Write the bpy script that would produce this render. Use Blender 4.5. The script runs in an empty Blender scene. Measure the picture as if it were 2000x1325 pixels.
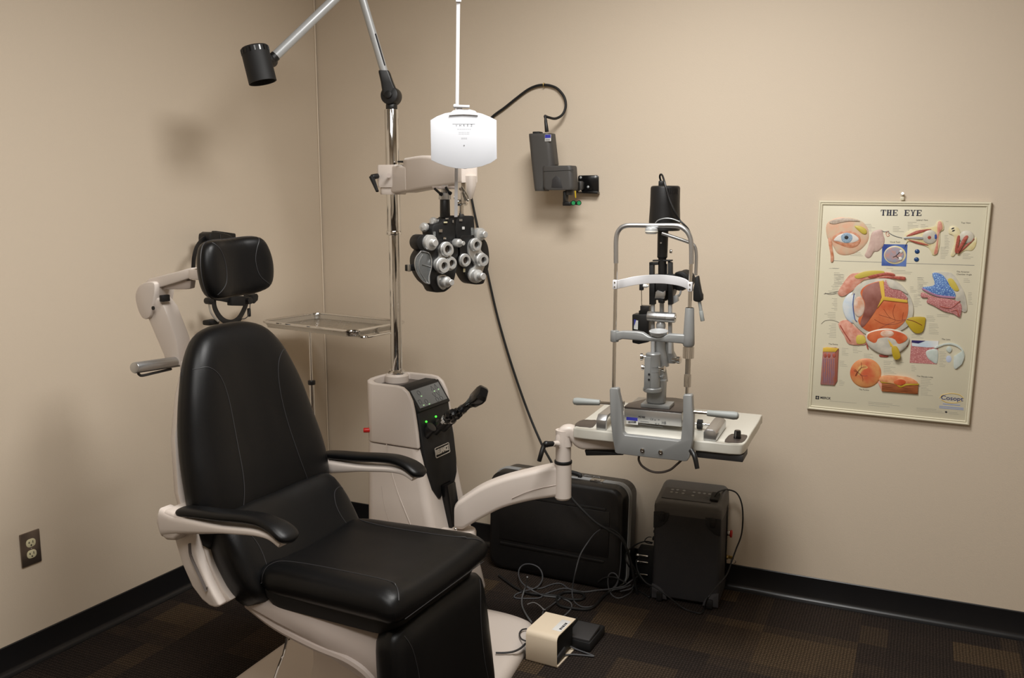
import bpy, bmesh, math, random
from mathutils import Vector, Matrix
random.seed(7)
PI = math.pi
# ------------------------------------------------------------------ camera model
F = 1780.0; TILT = math.radians(8.94); EYE = 1.57
CT, ST = math.cos(TILT), math.sin(TILT)
def ray(px, py):
    x = px-1000.0; y = py-662.5
    return Vector((x, F*CT-y*ST, -(F*ST+y*CT)))
EYEP = Vector((0, 0, EYE))
def at_depth(px, py, Y):
    r = ray(px, py); return EYEP+r*(Y/r.y)
def at_height(px, py, z):
    r = ray(px, py); return EYEP+r*((z-EYE)/r.z)
class Frame:                       # a place to build in: origin on the floor, turned by yaw (degrees)
    def __init__(s, x, y, yaw, z=0):
        s.M = Matrix.Translation((x, y, z)) @ Matrix.Rotation(math.radians(yaw), 4, 'Z')
        s.I = s.M.inverted(); s.yaw = math.radians(yaw); s.o = Vector((x, y, z))
    def loc(s, p): return s.I @ Vector(p)
    def p(s, px, py, ax, v):
        o = s.I @ EYEP; d = (s.I.to_3x3() @ ray(px, py)); k = (v-o[ax])/d[ax]; return o+d*k
    def x(s, px, py, v): return s.p(px, py, 0, v)
    def y(s, px, py, v): return s.p(px, py, 1, v)
    def z(s, px, py, v): return s.p(px, py, 2, v)
    def w(s, p): return s.M @ Vector(p)
    def depth(s, px, py, Y): return s.I @ at_depth(px, py, Y)

# ------------------------------------------------------------------ materials
def lin(c):
    return tuple(((v/255)/12.92 if v/255 <= .04045 else ((v/255+.055)/1.055)**2.4) for v in c)+(1,)
MATS = {}
def mat(name, rgb, rough=.5, metal=0, bump=0, bscale=400, spec=.5, emit=0, coat=0, alpha=1, trans=0, var=0):
    m = bpy.data.materials.new(name); m.use_nodes = True
    nt = m.node_tree; b = nt.nodes['Principled BSDF']
    b.inputs['Base Color'].default_value = lin(rgb); b.inputs['Roughness'].default_value = rough
    b.inputs['Metallic'].default_value = metal; b.inputs['Specular IOR Level'].default_value = spec
    if coat: b.inputs['Coat Weight'].default_value = coat; b.inputs['Coat Roughness'].default_value = .15
    if trans: b.inputs['Transmission Weight'].default_value = trans
    if emit: b.inputs['Emission Color'].default_value = lin(rgb); b.inputs['Emission Strength'].default_value = emit
    tc = nt.nodes.new('ShaderNodeTexCoord')
    n = nt.nodes.new('ShaderNodeTexNoise'); n.inputs['Scale'].default_value = bscale; n.inputs['Detail'].default_value = 3
    nt.links.new(tc.outputs['Object'], n.inputs['Vector'])
    if bump:
        bp = nt.nodes.new('ShaderNodeBump'); bp.inputs['Strength'].default_value = bump; bp.inputs['Distance'].default_value = .001
        nt.links.new(n.outputs['Fac'], bp.inputs['Height']); nt.links.new(bp.outputs['Normal'], b.inputs['Normal'])
    # slight uneven gloss
    n2 = nt.nodes.new('ShaderNodeTexNoise'); n2.inputs['Scale'].default_value = 14
    nt.links.new(tc.outputs['Object'], n2.inputs['Vector'])
    mr = nt.nodes.new('ShaderNodeMapRange'); mr.inputs['To Min'].default_value = max(0, rough-.04-var); mr.inputs['To Max'].default_value = rough+.04+var
    nt.links.new(n2.outputs['Fac'], mr.inputs['Value']); nt.links.new(mr.outputs['Result'], b.inputs['Roughness'])
    MATS[name] = m; return m
putty = mat('putty_enamel', (211, 200, 191), .38, bump=.05, bscale=900)
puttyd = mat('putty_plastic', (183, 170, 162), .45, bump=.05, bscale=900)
vinyl = mat('black_vinyl', (12, 12, 13), .37, bump=.25, bscale=700, spec=.27)
seamm = mat('vinyl_seam', (46, 45, 47), .5)
blackp = mat('black_plastic', (15, 15, 16), .42, bump=.1, bscale=900)
blackg = mat('black_gloss', (14, 14, 15), .2)
blackm = mat('black_matte', (14, 14, 15), .62, bump=.2, bscale=800)
charc = mat('charcoal_plastic', (70, 68, 66), .5, bump=.25, bscale=900)
darkg = mat('dark_grey_plastic', (48, 47, 48), .55, bump=.3, bscale=900)
rubber = mat('rubber', (16, 16, 17), .6)
chrome = mat('chrome', (225, 224, 222), .07, 1)
steel = mat('stainless_steel', (196, 194, 190), .28, 1, var=.05)
alum = mat('satin_aluminium', (196, 197, 198), .32, .9)
knobm = mat('engraved_aluminium', (200, 200, 198), .36, .6, bump=.3, bscale=600)
greyp = mat('grey_metallic_paint', (146, 148, 148), .38, .25, bump=.05, bscale=1500)
greyl = mat('light_grey_paint', (176, 178, 179), .35, .25)
gript = mat('grey_grip', (148, 152, 150), .5)
white = mat('white_plastic', (216, 216, 219), .35)
whitem = mat('white_matte', (192, 194, 199), .6)
offw = mat('off_white_laminate', (214, 212, 202), .3)
brown = mat('dark_brown_panel', (66, 58, 54), .35)
ivory = mat('ivory_plastic', (216, 208, 172), .4)
bronze = mat('brushed_bronze_plate', (136, 124, 114), .3, .85)
beigem = mat('beige_steel', (226, 210, 186), .45, bump=.3, bscale=500)
labelw = mat('label_white', (222, 222, 220), .5)
labelb = mat('label_blue', (48, 52, 160), .5)
inkd = mat('dark_ink', (40, 40, 44), .6)
inkg = mat('grey_ink', (120, 122, 124), .6)
redp = mat('red_plastic', (196, 30, 24), .35)
yellowp = mat('yellow_plastic', (200, 170, 30), .4)
greenled = mat('green_lamp', (70, 230, 60), .4, emit=1.6)
greenl = mat('green_lens', (40, 150, 90), .1, coat=.5)
brass = mat('brass', (200, 170, 100), .3, .9)
keypad = mat('keypad_grey', (118, 122, 124), .4)
greycord = mat('grey_cord', (96, 97, 99), .5)
glassm = mat('clear_lens', (240, 245, 245), .03, trans=.9, spec=.6)
glassd = mat('dark_lens', (40, 30, 24), .06, coat=.6)
tan = mat('reflect_trim', (190, 182, 170), .5)

def wall_mat():
    m = bpy.data.materials.new('beige_wall_paint'); m.use_nodes = True; nt = m.node_tree; b = nt.nodes['Principled BSDF']
    b.inputs['Roughness'].default_value = .62; b.inputs['Specular IOR Level'].default_value = .3
    tc = nt.nodes.new('ShaderNodeTexCoord')
    n = nt.nodes.new('ShaderNodeTexNoise'); n.inputs['Scale'].default_value = 1.3; n.inputs['Detail'].default_value = 4
    nt.links.new(tc.outputs['Object'], n.inputs['Vector'])
    cr = nt.nodes.new('ShaderNodeMix'); cr.data_type = 'RGBA'
    cr.inputs['A'].default_value = lin(WALLC); cr.inputs['B'].default_value = lin(tuple(v*.975 for v in WALLC))
    nt.links.new(n.outputs['Fac'], cr.inputs['Factor']); nt.links.new(cr.outputs['Result'], b.inputs['Base Color'])
    n2 = nt.nodes.new('ShaderNodeTexNoise'); n2.inputs['Scale'].default_value = 260; n2.inputs['Detail'].default_value = 4
    nt.links.new(tc.outputs['Object'], n2.inputs['Vector'])
    bp = nt.nodes.new('ShaderNodeBump'); bp.inputs['Strength'].default_value = .18; bp.inputs['Distance'].default_value = .002
    nt.links.new(n2.outputs['Fac'], bp.inputs['Height']); nt.links.new(bp.outputs['Normal'], b.inputs['Normal'])
    return m
WALLC = (216, 201, 181)
wallm = wall_mat()

def carpet_mat(yaw):
    m = bpy.data.materials.new('carpet_tile'); m.use_nodes = True; nt = m.node_tree; b = nt.nodes['Principled BSDF']; N = nt.nodes; L = nt.links
    b.inputs['Roughness'].default_value = .95; b.inputs['Specular IOR Level'].default_value = .1
    tc = N.new('ShaderNodeTexCoord'); mp = N.new('ShaderNodeMapping'); mp.inputs['Rotation'].default_value = (0, 0, -yaw)
    L.new(tc.outputs['Object'], mp.inputs['Vector'])
    def cells(sx, sy, off):
        q = N.new('ShaderNodeMapping'); q.inputs['Scale'].default_value = (1/sx, 1/sy, 1); q.inputs['Location'].default_value = (off, off*.7, 0)
        L.new(mp.outputs['Vector'], q.inputs['Vector'])
        f = N.new('ShaderNodeVectorMath'); f.operation = 'FLOOR'; L.new(q.outputs['Vector'], f.inputs[0])
        w = N.new('ShaderNodeTexWhiteNoise'); w.noise_dimensions = '2D'; L.new(f.outputs['Vector'], w.inputs['Vector']); return w.outputs['Value']
    a = cells(.46, .15, .3); c = cells(.21, .31, 5.2); d = cells(.46, .46, 9.1)
    mx = N.new('ShaderNodeMath'); mx.operation = 'MULTIPLY'; L.new(a, mx.inputs[0]); L.new(c, mx.inputs[1])
    ad = N.new('ShaderNodeMath'); ad.operation = 'MULTIPLY_ADD'; L.new(d, ad.inputs[0]); ad.inputs[1].default_value = .25; L.new(mx.outputs[0], ad.inputs[2])
    cr = N.new('ShaderNodeValToRGB'); e = cr.color_ramp.elements
    e[0].position = .08; e[0].color = lin((44, 38, 35)); e[1].position = .85; e[1].color = lin((74, 61, 47))
    k = cr.color_ramp.elements.new(.38); k.color = lin((52, 44, 39))
    L.new(ad.outputs[0], cr.inputs['Fac'])
    # loops of the pile
    nz = N.new('ShaderNodeTexNoise'); nz.inputs['Scale'].default_value = 120; nz.inputs['Detail'].default_value = 5; nz.inputs['Roughness'].default_value = .8
    L.new(mp.outputs['Vector'], nz.inputs['Vector'])
    wx = N.new('ShaderNodeTexWave'); wx.bands_direction = 'X'; wx.inputs['Scale'].default_value = 30; wx.inputs['Distortion'].default_value = 1.2; wx.inputs['Detail'].default_value = 1
    wy = N.new('ShaderNodeTexWave'); wy.bands_direction = 'Y'; wy.inputs['Scale'].default_value = 24; wy.inputs['Distortion'].default_value = 1.2
    L.new(mp.outputs['Vector'], wx.inputs['Vector']); L.new(mp.outputs['Vector'], wy.inputs['Vector'])
    mu = N.new('ShaderNodeMath'); mu.operation = 'MULTIPLY'; L.new(wx.outputs['Fac'], mu.inputs[0]); L.new(wy.outputs['Fac'], mu.inputs[1])
    a2 = N.new('ShaderNodeMath'); a2.operation = 'MULTIPLY_ADD'; L.new(nz.outputs['Fac'], a2.inputs[0]); a2.inputs[1].default_value = 1.5; L.new(mu.outputs[0], a2.inputs[2])
    mr = N.new('ShaderNodeMapRange'); mr.inputs['From Min'].default_value = .5; mr.inputs['From Max'].default_value = 1.6; mr.inputs['To Min'].default_value = .35; mr.inputs['To Max'].default_value = 1.85
    L.new(a2.outputs[0], mr.inputs['Value'])
    mm = N.new('ShaderNodeVectorMath'); mm.operation = 'SCALE'; L.new(cr.outputs['Color'], mm.inputs[0]); L.new(mr.outputs['Result'], mm.inputs['Scale'])
    L.new(mm.outputs['Vector'], b.inputs['Base Color'])
    bp = N.new('ShaderNodeBump'); bp.inputs['Strength'].default_value = .8; bp.inputs['Distance'].default_value = .004
    L.new(a2.outputs[0], bp.inputs['Height']); L.new(bp.outputs['Normal'], b.inputs['Normal'])
    return m

# ------------------------------------------------------------------ mesh building
def catmull(pts, n=6, closed=False):
    P = [Vector(p) for p in pts]; out = []; L = len(P)
    rng = range(L) if closed else range(L-1)
    for i in rng:
        p1, p2 = P[i], P[(i+1) % L]
        p0 = P[i-1] if (closed or i > 0) else p1*2-p2
        p3 = P[(i+2) % L] if (closed or i+2 < L) else p2*2-p1
        for k in range(n):
            t = k/n
            out.append(.5*((2*p1)+(p2-p0)*t+(2*p0-5*p1+4*p2-p3)*t*t+(3*p1-p0-3*p2+p3)*t**3))
    if not closed: out.append(P[-1])
    return out
def rrect(w, h, r, n=5, cx=0, cy=0):
    o = []; r = min(r, w/2-1e-5, h/2-1e-5)
    for sx, sy, a0 in ((1, 1, 0), (-1, 1, 90), (-1, -1, 180), (1, -1, 270)):
        for k in range(n+1):
            a = math.radians(a0+90*k/n); o.append((cx+sx*(w/2-r)+r*math.cos(a), cy+sy*(h/2-r)+r*math.sin(a)))
    return o
def rot_to(d):
    return Vector((0, 0, 1)).rotation_difference(Vector(d).normalized()).to_matrix().to_4x4()
class G:
    def __init__(s): s.bm = bmesh.new()
    def add(s, t, M=None, mi=0, bevel=0, bseg=2, bang=30):
        if bevel:
            bmesh.ops.recalc_face_normals(t, faces=t.faces)
            t.normal_update()
            ed = [e for e in t.edges if len(e.link_faces) == 2 and e.calc_face_angle(0) > math.radians(bang)]
            if ed: bmesh.ops.bevel(t, geom=ed, offset=bevel, segments=bseg, profile=.5, affect='EDGES', clamp_overlap=True)
        if M is not None: bmesh.ops.transform(t, matrix=M, verts=t.verts)
        for f in t.faces: f.material_index = mi
        me = bpy.data.meshes.new('t'); t.to_mesh(me); t.free()
        s.bm.from_mesh(me)
        bpy.data.meshes.remove(me); return s
    def box(s, c, d, bevel=0, M=None, mi=0, rot=None, bseg=2):
        t = bmesh.new(); bmesh.ops.create_cube(t, size=1)
        bmesh.ops.scale(t, vec=d, verts=t.verts)
        X = Matrix.Translation(c)
        if rot is not None: X = X @ rot
        if M is not None: X = M @ X
        return s.add(t, X, mi, bevel, bseg)
    def cyl(s, a, b, r, r2=None, seg=24, bevel=0, mi=0):
        a, b = Vector(a), Vector(b); r2 = r if r2 is None else r2; d = b-a
        t = bmesh.new(); bmesh.ops.create_cone(t, cap_ends=True, segments=seg, radius1=r, radius2=r2, depth=d.length)
        return s.add(t, Matrix.Translation((a+b)/2) @ rot_to(d), mi, bevel, 2, 50)
    def lathe(s, prof, a, d, seg=28, mi=0, caps=True):
        t = bmesh.new(); rings = []
        for r, z in prof:
            rings.append([t.verts.new((max(r, 1e-5)*math.cos(2*PI*k/seg), max(r, 1e-5)*math.sin(2*PI*k/seg), z)) for k in range(seg)])
        for i in range(len(rings)-1):
            for k in range(seg): t.faces.new((rings[i][k], rings[i][(k+1) % seg], rings[i+1][(k+1) % seg], rings[i+1][k]))
        if caps: t.faces.new(rings[0][::-1]); t.faces.new(rings[-1])
        bmesh.ops.recalc_face_normals(t, faces=t.faces)
        return s.add(t, Matrix.Translation(a) @ rot_to(d), mi)
    def loft(s, loops, closed=True, caps=True, mi=0, bevel=0, M=None):
        t = bmesh.new(); R = [[t.verts.new(p) for p in lp] for lp in loops]; n = len(R[0])
        for i in range(len(R)-1):
            for k in range(n if closed else n-1):
                t.faces.new((R[i][k], R[i][(k+1) % n], R[i+1][(k+1) % n], R[i+1][k]))
        if caps and closed: t.faces.new(R[0][::-1]); t.faces.new(R[-1])
        bmesh.ops.recalc_face_normals(t, faces=t.faces)
        return s.add(t, M, mi, bevel)
    def tube(s, pts, r, seg=10, n=6, mi=0, closed=False, smooth=True, r2=None, flat=None):
        P = catmull(pts, n, closed) if smooth else [Vector(p) for p in pts]
        m = len(P); up = Vector((0, 0, 1)); loops = []; prev = None
        for i, p in enumerate(P):
            if closed: d = P[(i+1) % m]-P[i-1]
            else: d = P[min(i+1, m-1)]-P[max(i-1, 0)]
            d = d.normalized() if d.length > 1e-9 else Vector((0, 0, 1))
            if prev is None:
                a = d.cross(up)
                if a.length < 1e-3: a = d.cross(Vector((1, 0, 0)))
                a.normalize()
            else:
                a = prev-d*prev.dot(d)
                a = a.normalized() if a.length > 1e-6 else d.orthogonal().normalized()
            prev = a; b = d.cross(a)
            rr = r if r2 is None else r+(r2-r)*i/(m-1)
            fa = 1 if flat is None else flat
            loops.append([p+(a*math.cos(2*PI*k/seg)+b*math.sin(2*PI*k/seg)*fa)*rr for k in range(seg)])
        if closed: loops.append(loops[0])
        return s.loft(loops, True, not closed, mi)
    def sweep(s, pts, sec, up=(0, 0, 1), n=6, mi=0, smooth=True, scale=None, bevel=0):
        P = catmull(pts, n) if smooth else [Vector(p) for p in pts]; m = len(P); loops = []; up = Vector(up)
        for i, p in enumerate(P):
            d = (P[min(i+1, m-1)]-P[max(i-1, 0)]).normalized(); a = up.cross(d).normalized(); b = d.cross(a)
            k = 1 if scale is None else scale(i/(m-1))
            if not isinstance(k, tuple): k = (k, k)
            loops.append([p+a*u*k[0]+b*v*k[1] for u, v in sec])
        return s.loft(loops, True, True, mi, bevel)
    def prism(s, pts, axis, a, b, bevel=0, mi=0, M=None, bseg=2):
        """pts 2D outline; axis 0: (y,z) along x, 1: (x,z) along y, 2: (x,y) along z"""
        def V(p, h): return ((h, p[0], p[1]), (p[0], h, p[1]), (p[0], p[1], h))[axis]
        t = bmesh.new(); A = [t.verts.new(V(p, a)) for p in pts]; B = [t.verts.new(V(p, b)) for p in pts]; n = len(pts)
        t.faces.new(A); t.faces.new(B[::-1])
        for k in range(n): t.faces.new((A[k], B[k], B[(k+1) % n], A[(k+1) % n]))
        bmesh.ops.recalc_face_normals(t, faces=t.faces)
        return s.add(t, M, mi, bevel, bseg)
    def sphere(s, c, r, sc=(1, 1, 1), mi=0, seg=20, rot=None):
        t = bmesh.new(); bmesh.ops.create_uvsphere(t, u_segments=seg, v_segments=seg//2, radius=r)
        M = Matrix.Translation(c)
        if rot is not None: M = M @ rot
        return s.add(t, M @ Matrix.Diagonal((*sc, 1)), mi)
    def torus(s, c, d, R, r, mi=0, seg=32):
        M = Matrix.Translation(c) @ rot_to(d)
        return s.tube([M @ Vector((R*math.cos(2*PI*k/seg), R*math.sin(2*PI*k/seg), 0)) for k in range(seg)], r, 8, 1, mi, closed=True)
    def text(s, st, size, M, depth=.0006, mi=0, bold=0):
        cu = bpy.data.curves.new('t', 'FONT'); cu.body = st; cu.size = size; cu.extrude = depth; cu.align_x = 'CENTER'; cu.align_y = 'CENTER'; cu.offset = bold
        o = bpy.data.objects.new('t', cu); me = bpy.data.meshes.new_from_object(o)
        t = bmesh.new(); t.from_mesh(me); bpy.data.objects.remove(o); bpy.data.curves.remove(cu); bpy.data.meshes.remove(me)
        return s.add(t, M, mi)
class Pad:
    """an upholstered cushion: rounded star-shaped outline, domed front and back"""
    def __init__(s, outline, M, tf, tb, bend=None, p=5, q=2.2, N=72, n=4):
        o = catmull([(a, b, 0) for a, b in outline], n, True); s.c = sum(o, Vector())/len(o)
        s.tab = sorted([(math.atan2((v-s.c).y, (v-s.c).x), (v-s.c).length) for v in o]); s.M = M; s.tf = tf; s.tb = tb; s.bend = bend or (lambda u, v: 0); s.p = p; s.q = q; s.N = N
    def R(s, a):
        T = s.tab; n = len(T); a = (a+PI) % (2*PI)-PI
        for i in range(n):
            a0, r0 = T[i-1]; a1, r1 = T[i]
            if i == 0: a0 -= 2*PI
            if a0 <= a <= a1: return r0+(r1-r0)*(a-a0)/max(a1-a0, 1e-9)
        a0, r0 = T[-1]; a1, r1 = T[0]; a1 += 2*PI
        return r0+(r1-r0)*(a-a0)/max(a1-a0, 1e-9)
    def h(s, u, v, front=True):
        d = Vector((u, v, 0))-s.c; r = d.length; k = min(r/s.R(math.atan2(d.y, d.x)), 1) if r > 1e-6 else 0
        e = max(1-k**s.p, 0)**(1/s.q)
        return (s.tf if front else -s.tb)*e+s.bend(u, v)
    def pt(s, u, v, off=0, front=True): return s.M @ Vector((u, v, s.h(u, v, front)+off))
    def build(s, g, mi=0):
        ss = [0]+[1-(1-k/16)**2.4 for k in range(2, 16)]+[.9995]
        A = [2*PI*k/s.N for k in range(s.N)]; RR = [s.R(a) for a in A]; t = bmesh.new()
        def ring(k, front):
            out = []
            for a, R in zip(A, RR):
                u = s.c.x+R*k*math.cos(a); v = s.c.y+R*k*math.sin(a); e = max(1-k**s.p, 0)**(1/s.q)
                out.append(t.verts.new(s.M @ Vector((u, v, (s.tf if front else -s.tb)*e+s.bend(u, v)))))
            return out
        rings = [ring(k, True) for k in ss[1:]]+[ring(k, False) for k in reversed(ss[1:])]
        for i in range(len(rings)-1):
            for k in range(s.N): t.faces.new((rings[i][k], rings[i][(k+1) % s.N], rings[i+1][(k+1) % s.N], rings[i+1][k]))
        t.faces.new(rings[0][::-1]); t.faces.new(rings[-1])
        bmesh.ops.triangulate(t, faces=[f for f in t.faces if len(f.verts) > 4])
        bmesh.ops.recalc_face_normals(t, faces=t.faces); g.add(t, None, mi)
    def seam(s, g, pts, r=.0012, mi=0, n=10):
        g.tube([s.pt(p.x, p.y, .0002) for p in catmull([(a, b, 0) for a, b in pts], n)], r, 6, 1, mi, smooth=False)

def obj(name, g, mats, parent=None, smooth=35, label=None, kind=None, loc=None):
    me = bpy.data.meshes.new(name); g.bm.to_mesh(me); g.bm.free()
    for m in (mats if isinstance(mats, (list, tuple)) else [mats]): me.materials.append(m)
    for p in me.polygons: p.use_smooth = True
    me.set_sharp_from_angle(angle=math.radians(smooth))
    o = bpy.data.objects.new(name, me); bpy.context.scene.collection.objects.link(o)
    if parent is not None: o.parent = parent
    if label: o['label'] = label
    if kind: o['kind'] = kind
    return o
def thing(name, fr, label, cat, group=None, z=0):
    o = bpy.data.objects.new(name, None); bpy.context.scene.collection.objects.link(o); o.empty_display_size = .1
    o.location = (fr.o.x, fr.o.y, fr.o.z+z); o.rotation_euler = (0, 0, fr.yaw)
    o['label'] = label; o['category'] = cat
    if group: o['group'] = group
    return o
def tag(o, label, cat, group=None):
    o['label'] = label; o['category'] = cat
    if group: o['group'] = group
    return o
def struct(name, g, m):
    return obj(name, g, m, kind='structure')

# ================================================================== THE ROOM
CX, CY = -.8961, 4.3048
WB = Frame(CX, CY, -24.53)            # x along back wall to the right, y out of the room
WL = Frame(CX, CY, -117.40)           # x along left wall towards the camera, y into the room
LB, LL, HC = 4.3, 5.2, 2.74
cb = WB.w((LB, 0, 0)); cl = WL.w((LL, 0, 0)); cf = cb+(cl-Vector((CX, CY, 0)))
def wallquad(name, a, b, out, m):
    g = G(); g.loft([[a, b, b+out, a+out], [v+Vector((0, 0, HC)) for v in (a, b, b+out, a+out)]]); return struct(name, g, m)
c0 = Vector((CX, CY, 0))
nb = (WB.w((0, 1, 0))-c0); nl = -(WL.w((0, 1, 0))-c0)
wallquad('wall_back', c0+nl*.12-(cb-c0).normalized()*0, cb, nb*.12, wallm)
wallquad('wall_left', c0, cl, nl*.12, wallm)
wallquad('wall_right', cb, cf, -nl*.12, wallm)
wallquad('wall_front', cl, cf, -nb*.12, wallm)
g = G(); g.loft([[v+Vector((0, 0, -.1)) for v in (c0, cb, cf, cl)], [c0, cb, cf, cl]])
floor = struct('floor', g, carpet_mat(math.radians(-24.5)))
g = G(); g.loft([[v+Vector((0, 0, HC)) for v in (c0, cb, cf, cl)], [v+Vector((0, 0, HC+.1)) for v in (c0, cb, cf, cl)]])
struct('ceiling', g, mat('ceiling_tile', (214, 210, 202), .9, bump=.5, bscale=120))
# cove base with a curved toe
cove = mat('black_vinyl_base', (23, 23, 25), .33)
def covep(sgn):
    pr = [(0, 0), (.024, 0), (.0235, .0025), (.014, .0055), (.008, .011), (.0045, .022), (.004, .099), (.002, .1016), (0, .1016)]
    return [(sgn*a, b) for a, b in pr]
g = G(); g.prism(covep(-1), 0, .0, LB, M=WB.M); struct('baseboard_back', g, cove)
g = G(); g.prism(covep(1), 0, .004, LL, M=WL.M); struct('baseboard_left', g, cove)
# thin caulk line where the two walls meet
g = G(); g.cyl((CX+.002, CY-.0045, .10), (CX+.002, CY-.0045, HC), .0026, seg=8); struct('trim_1', g, mat('corner_paint_line', (244, 230, 208), .5))

# ================================================================== POWER OUTLET on left wall
def build_outlet():
    ol = WL.y(58.5, 1071, 0)
    t = thing('power_outlet', Frame(*WL.w((ol.x, 0, 0))[:2], -117.4), 'duplex power outlet with brushed dark metal plate low on the left wall', 'outlet', z=ol.z)
    g = G(); g.box((0, .003, 0), (.072, .006, .116), .003); obj('cover_plate', g, bronze, t)
    for s in (1, -1):
        g = G(); z = s*.0195
        pts = [(x, zz) for x, zz in rrect(.034, .028, .012, 6, 0, z)]
        g.prism(pts, 1, .005, .0085, .0008)
        p = obj('socket', g, ivory, t)
        g = G(); g.box((-.0065, .0085, z+.003), (.0022, .001, .0085)); g.box((.0065, .0085, z+.003), (.0022, .001, .007)); g.cyl((0, .008, z-.0075), (0, .009, z-.0075), .0026, seg=12)
        g.box((.008,.0085,z+.003),(.004,.001,.002))
        obj('slot', g, blackm, p)
    g = G(); g.cyl((0, .005, 0), (0, .0075, 0), .003, seg=14); obj('screw', g, steel, t)
build_outlet()

# ================================================================== EXAM CHAIR
CH = Frame(-.415, 2.508, -27)
def mirror(pts): return [(x, -y, z) for x, y, z in pts]
def build_chair():
    t = thing('exam_chair', CH, 'large black vinyl examination chair with pale grey-beige shell, armrests and headrest', 'chair')
    # --- seat cushion: top plane
    zs = .505
    M = Matrix.Translation((.02, 0, zs)) @ Matrix.Rotation(math.radians(-1.5), 4, 'Y')
    out = [(.243, 0), (.244, .12), (.244, .222), (.234, .248), (.20, .256), (.06, .25), (-.1, .243), (-.2, .236), (-.245, .2), (-.25, .1), (-.25, 0)]
    out = out+[(a, -b) for a, b in reversed(out[1:-1])]
    bend = lambda u, v: -.006*math.exp(-(v/.12)**2)+.010*max(0, min(1, (abs(v)-.13)/.06))*(1 if u < .2 else .6)
    seat = Pad(out, M, .055, .042, bend, p=12, q=2.0, N=120, n=5)
    g = G(); seat.build(g); s = obj('seat_cushion', g, vinyl, t)
    for k in (1, -1):
        g = G(); seat.seam(g, [(-.215, k*.235), (-.205, k*.205), (-.17, k*.18), (-.08, k*.168), (.05, k*.168), (.14, k*.172), (.195, k*.182), (.223, k*.205), (.236, k*.222)]); obj('seam', g, seamm, s)
    # lower welt following the front edge
    g = G()
    seam_pts = [(.02+.232*1.0, y) for y in (-.235, -.1, .1, .235)]
    g.tube([(.2645, y, zs-.010) for y in (-.21, -.1, 0, .1, .21)], .0011, 6, 4)
    obj('welt', g, seamm, s)
    # underside cushion base (black pan)
    g = G(); g.loft([[(x, y, z) for x, y in rrect(.47*k, .47*k, .06, 5, .01, 0)] for k, z in ((.80, .425), (.93, .44), (.98, .47), (1.0, .50))])
    obj('seat_pan', g, blackm, t)
    # --- lumbar cushion rising at the back
    lm = Matrix.Translation((-.295, 0, .575)) @ Matrix.Rotation(math.radians(-90+32), 4, 'Y') @ Matrix.Rotation(-PI/2, 4, 'Z')
    # local u -> chair y (after rotation), v -> up the pad
    lm = Matrix(((0, -.52, .854, -.285), (1, 0, 0, 0), (0, .854, .52, .555), (0, 0, 0, 1)))
    lo = [(0, .145), (.14, .145), (.235, .13), (.264, .06), (.268, -.03), (.256, -.1), (.21, -.14), (.1, -.145), (0, -.145)]
    lo = lo+[(-a, b) for a, b in reversed(lo[1:-1])]
    lb = lambda u, v: -.02*math.exp(-(u/.14)**2)+.012*max(0, (abs(u)-.15)/.1)
    lum = Pad(lo, lm, .05, .105, lb, p=7, q=2.4)
    g = G(); lum.build(g); s = obj('lumbar_cushion', g, vinyl, t)
    for k in (1, -1):
        g = G(); lum.seam(g, [(k*.25, .06), (k*.225, .068), (k*.195, .055), (k*.178, .01), (k*.185, -.05), (k*.215, -.10)]); obj('seam', g, seamm, s)
    # --- backrest
    a = math.radians(10.5); cz, cx = .60, -.395
    bm_ = Matrix(((0, -math.sin(a), math.cos(a), cx), (1, 0, 0, 0), (0, math.cos(a), math.sin(a), cz), (0, 0, 0, 1)))
    bo = [(0, .60), (.075, .595), (.135, .572), (.18, .522), (.213, .455), (.243, .37), (.266, .27), (.281, .17), (.285, .07), (.278, .01), (.25, -.026), (.14, -.035), (0, -.032)]
    bo = bo+[(-x, y) for x, y in reversed(bo[1:-1])]
    bb = lambda u, v: -.012*math.exp(-(u/.12)**2)+.012*max(0, min(1, (abs(u)-.10)/.12))+.012*math.exp(-((v-.12)/.12)**2)
    back = Pad(bo, bm_, .066, .062, bb, p=5.5, q=2.3, N=96)
    g = G(); back.build(g); s = obj('backrest_cushion', g, vinyl, t)
    for k in (1, -1):
        g = G(); back.seam(g, [(k*.195, .485), (k*.155, .482), (k*.122, .445), (k*.108, .37), (k*.112, .25), (k*.128, .12), (k*.16, .03), (k*.2, -.01)]); obj('seam', g, seamm, s)
    # shell behind the back
    g = G(); loops = []
    for v, hw, th in ((-.05, .235, .03), (.0, .262, .06), (.15, .268, .078), (.3, .243, .083), (.42, .195, .08), (.50, .15, .07), (.555, .10, .045)):
        o = bm_ @ Vector((0, v, -.035))
        loops.append([bm_ @ Vector((x, v, -.035+y)) for x, y in [(hw*math.cos(q), -th*abs(math.sin(q))**.8 if math.sin(q) > 0 else 0.01*-math.sin(q)) for q in [2*PI*k/32 for k in range(32)]]])
    g.loft(loops); obj('back_shell', g, putty, t)
    # --- push bar behind
    g = G(); A = Vector((-.70, -.225, 1.065)); B = Vector((-.605, -.05, 1.065)); 
    A = CH.y(262, 719, -.235); B = CH.y(345, 707, -.05)
    d = (B-A).normalized()
    g.cyl(A, A+d*.42, .0165, seg=28, bevel=.003); h = obj('push_handle', g, alum, t)
    g = G(); g.tube([A+d*.015+Vector((0, 0, -.018)), A+d*.03+Vector((0, 0, -.026)), A+d*.08+Vector((.0, 0, -.024)), A+d*.16+Vector((.0, 0, -.020))], .004, 8)
    obj('release_lever', g, darkg, h)
    g = G(); g.box((-.565, 0, 1.058), (.09, .20, .045), .012); obj('handle_bracket', g, putty, t)
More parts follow.
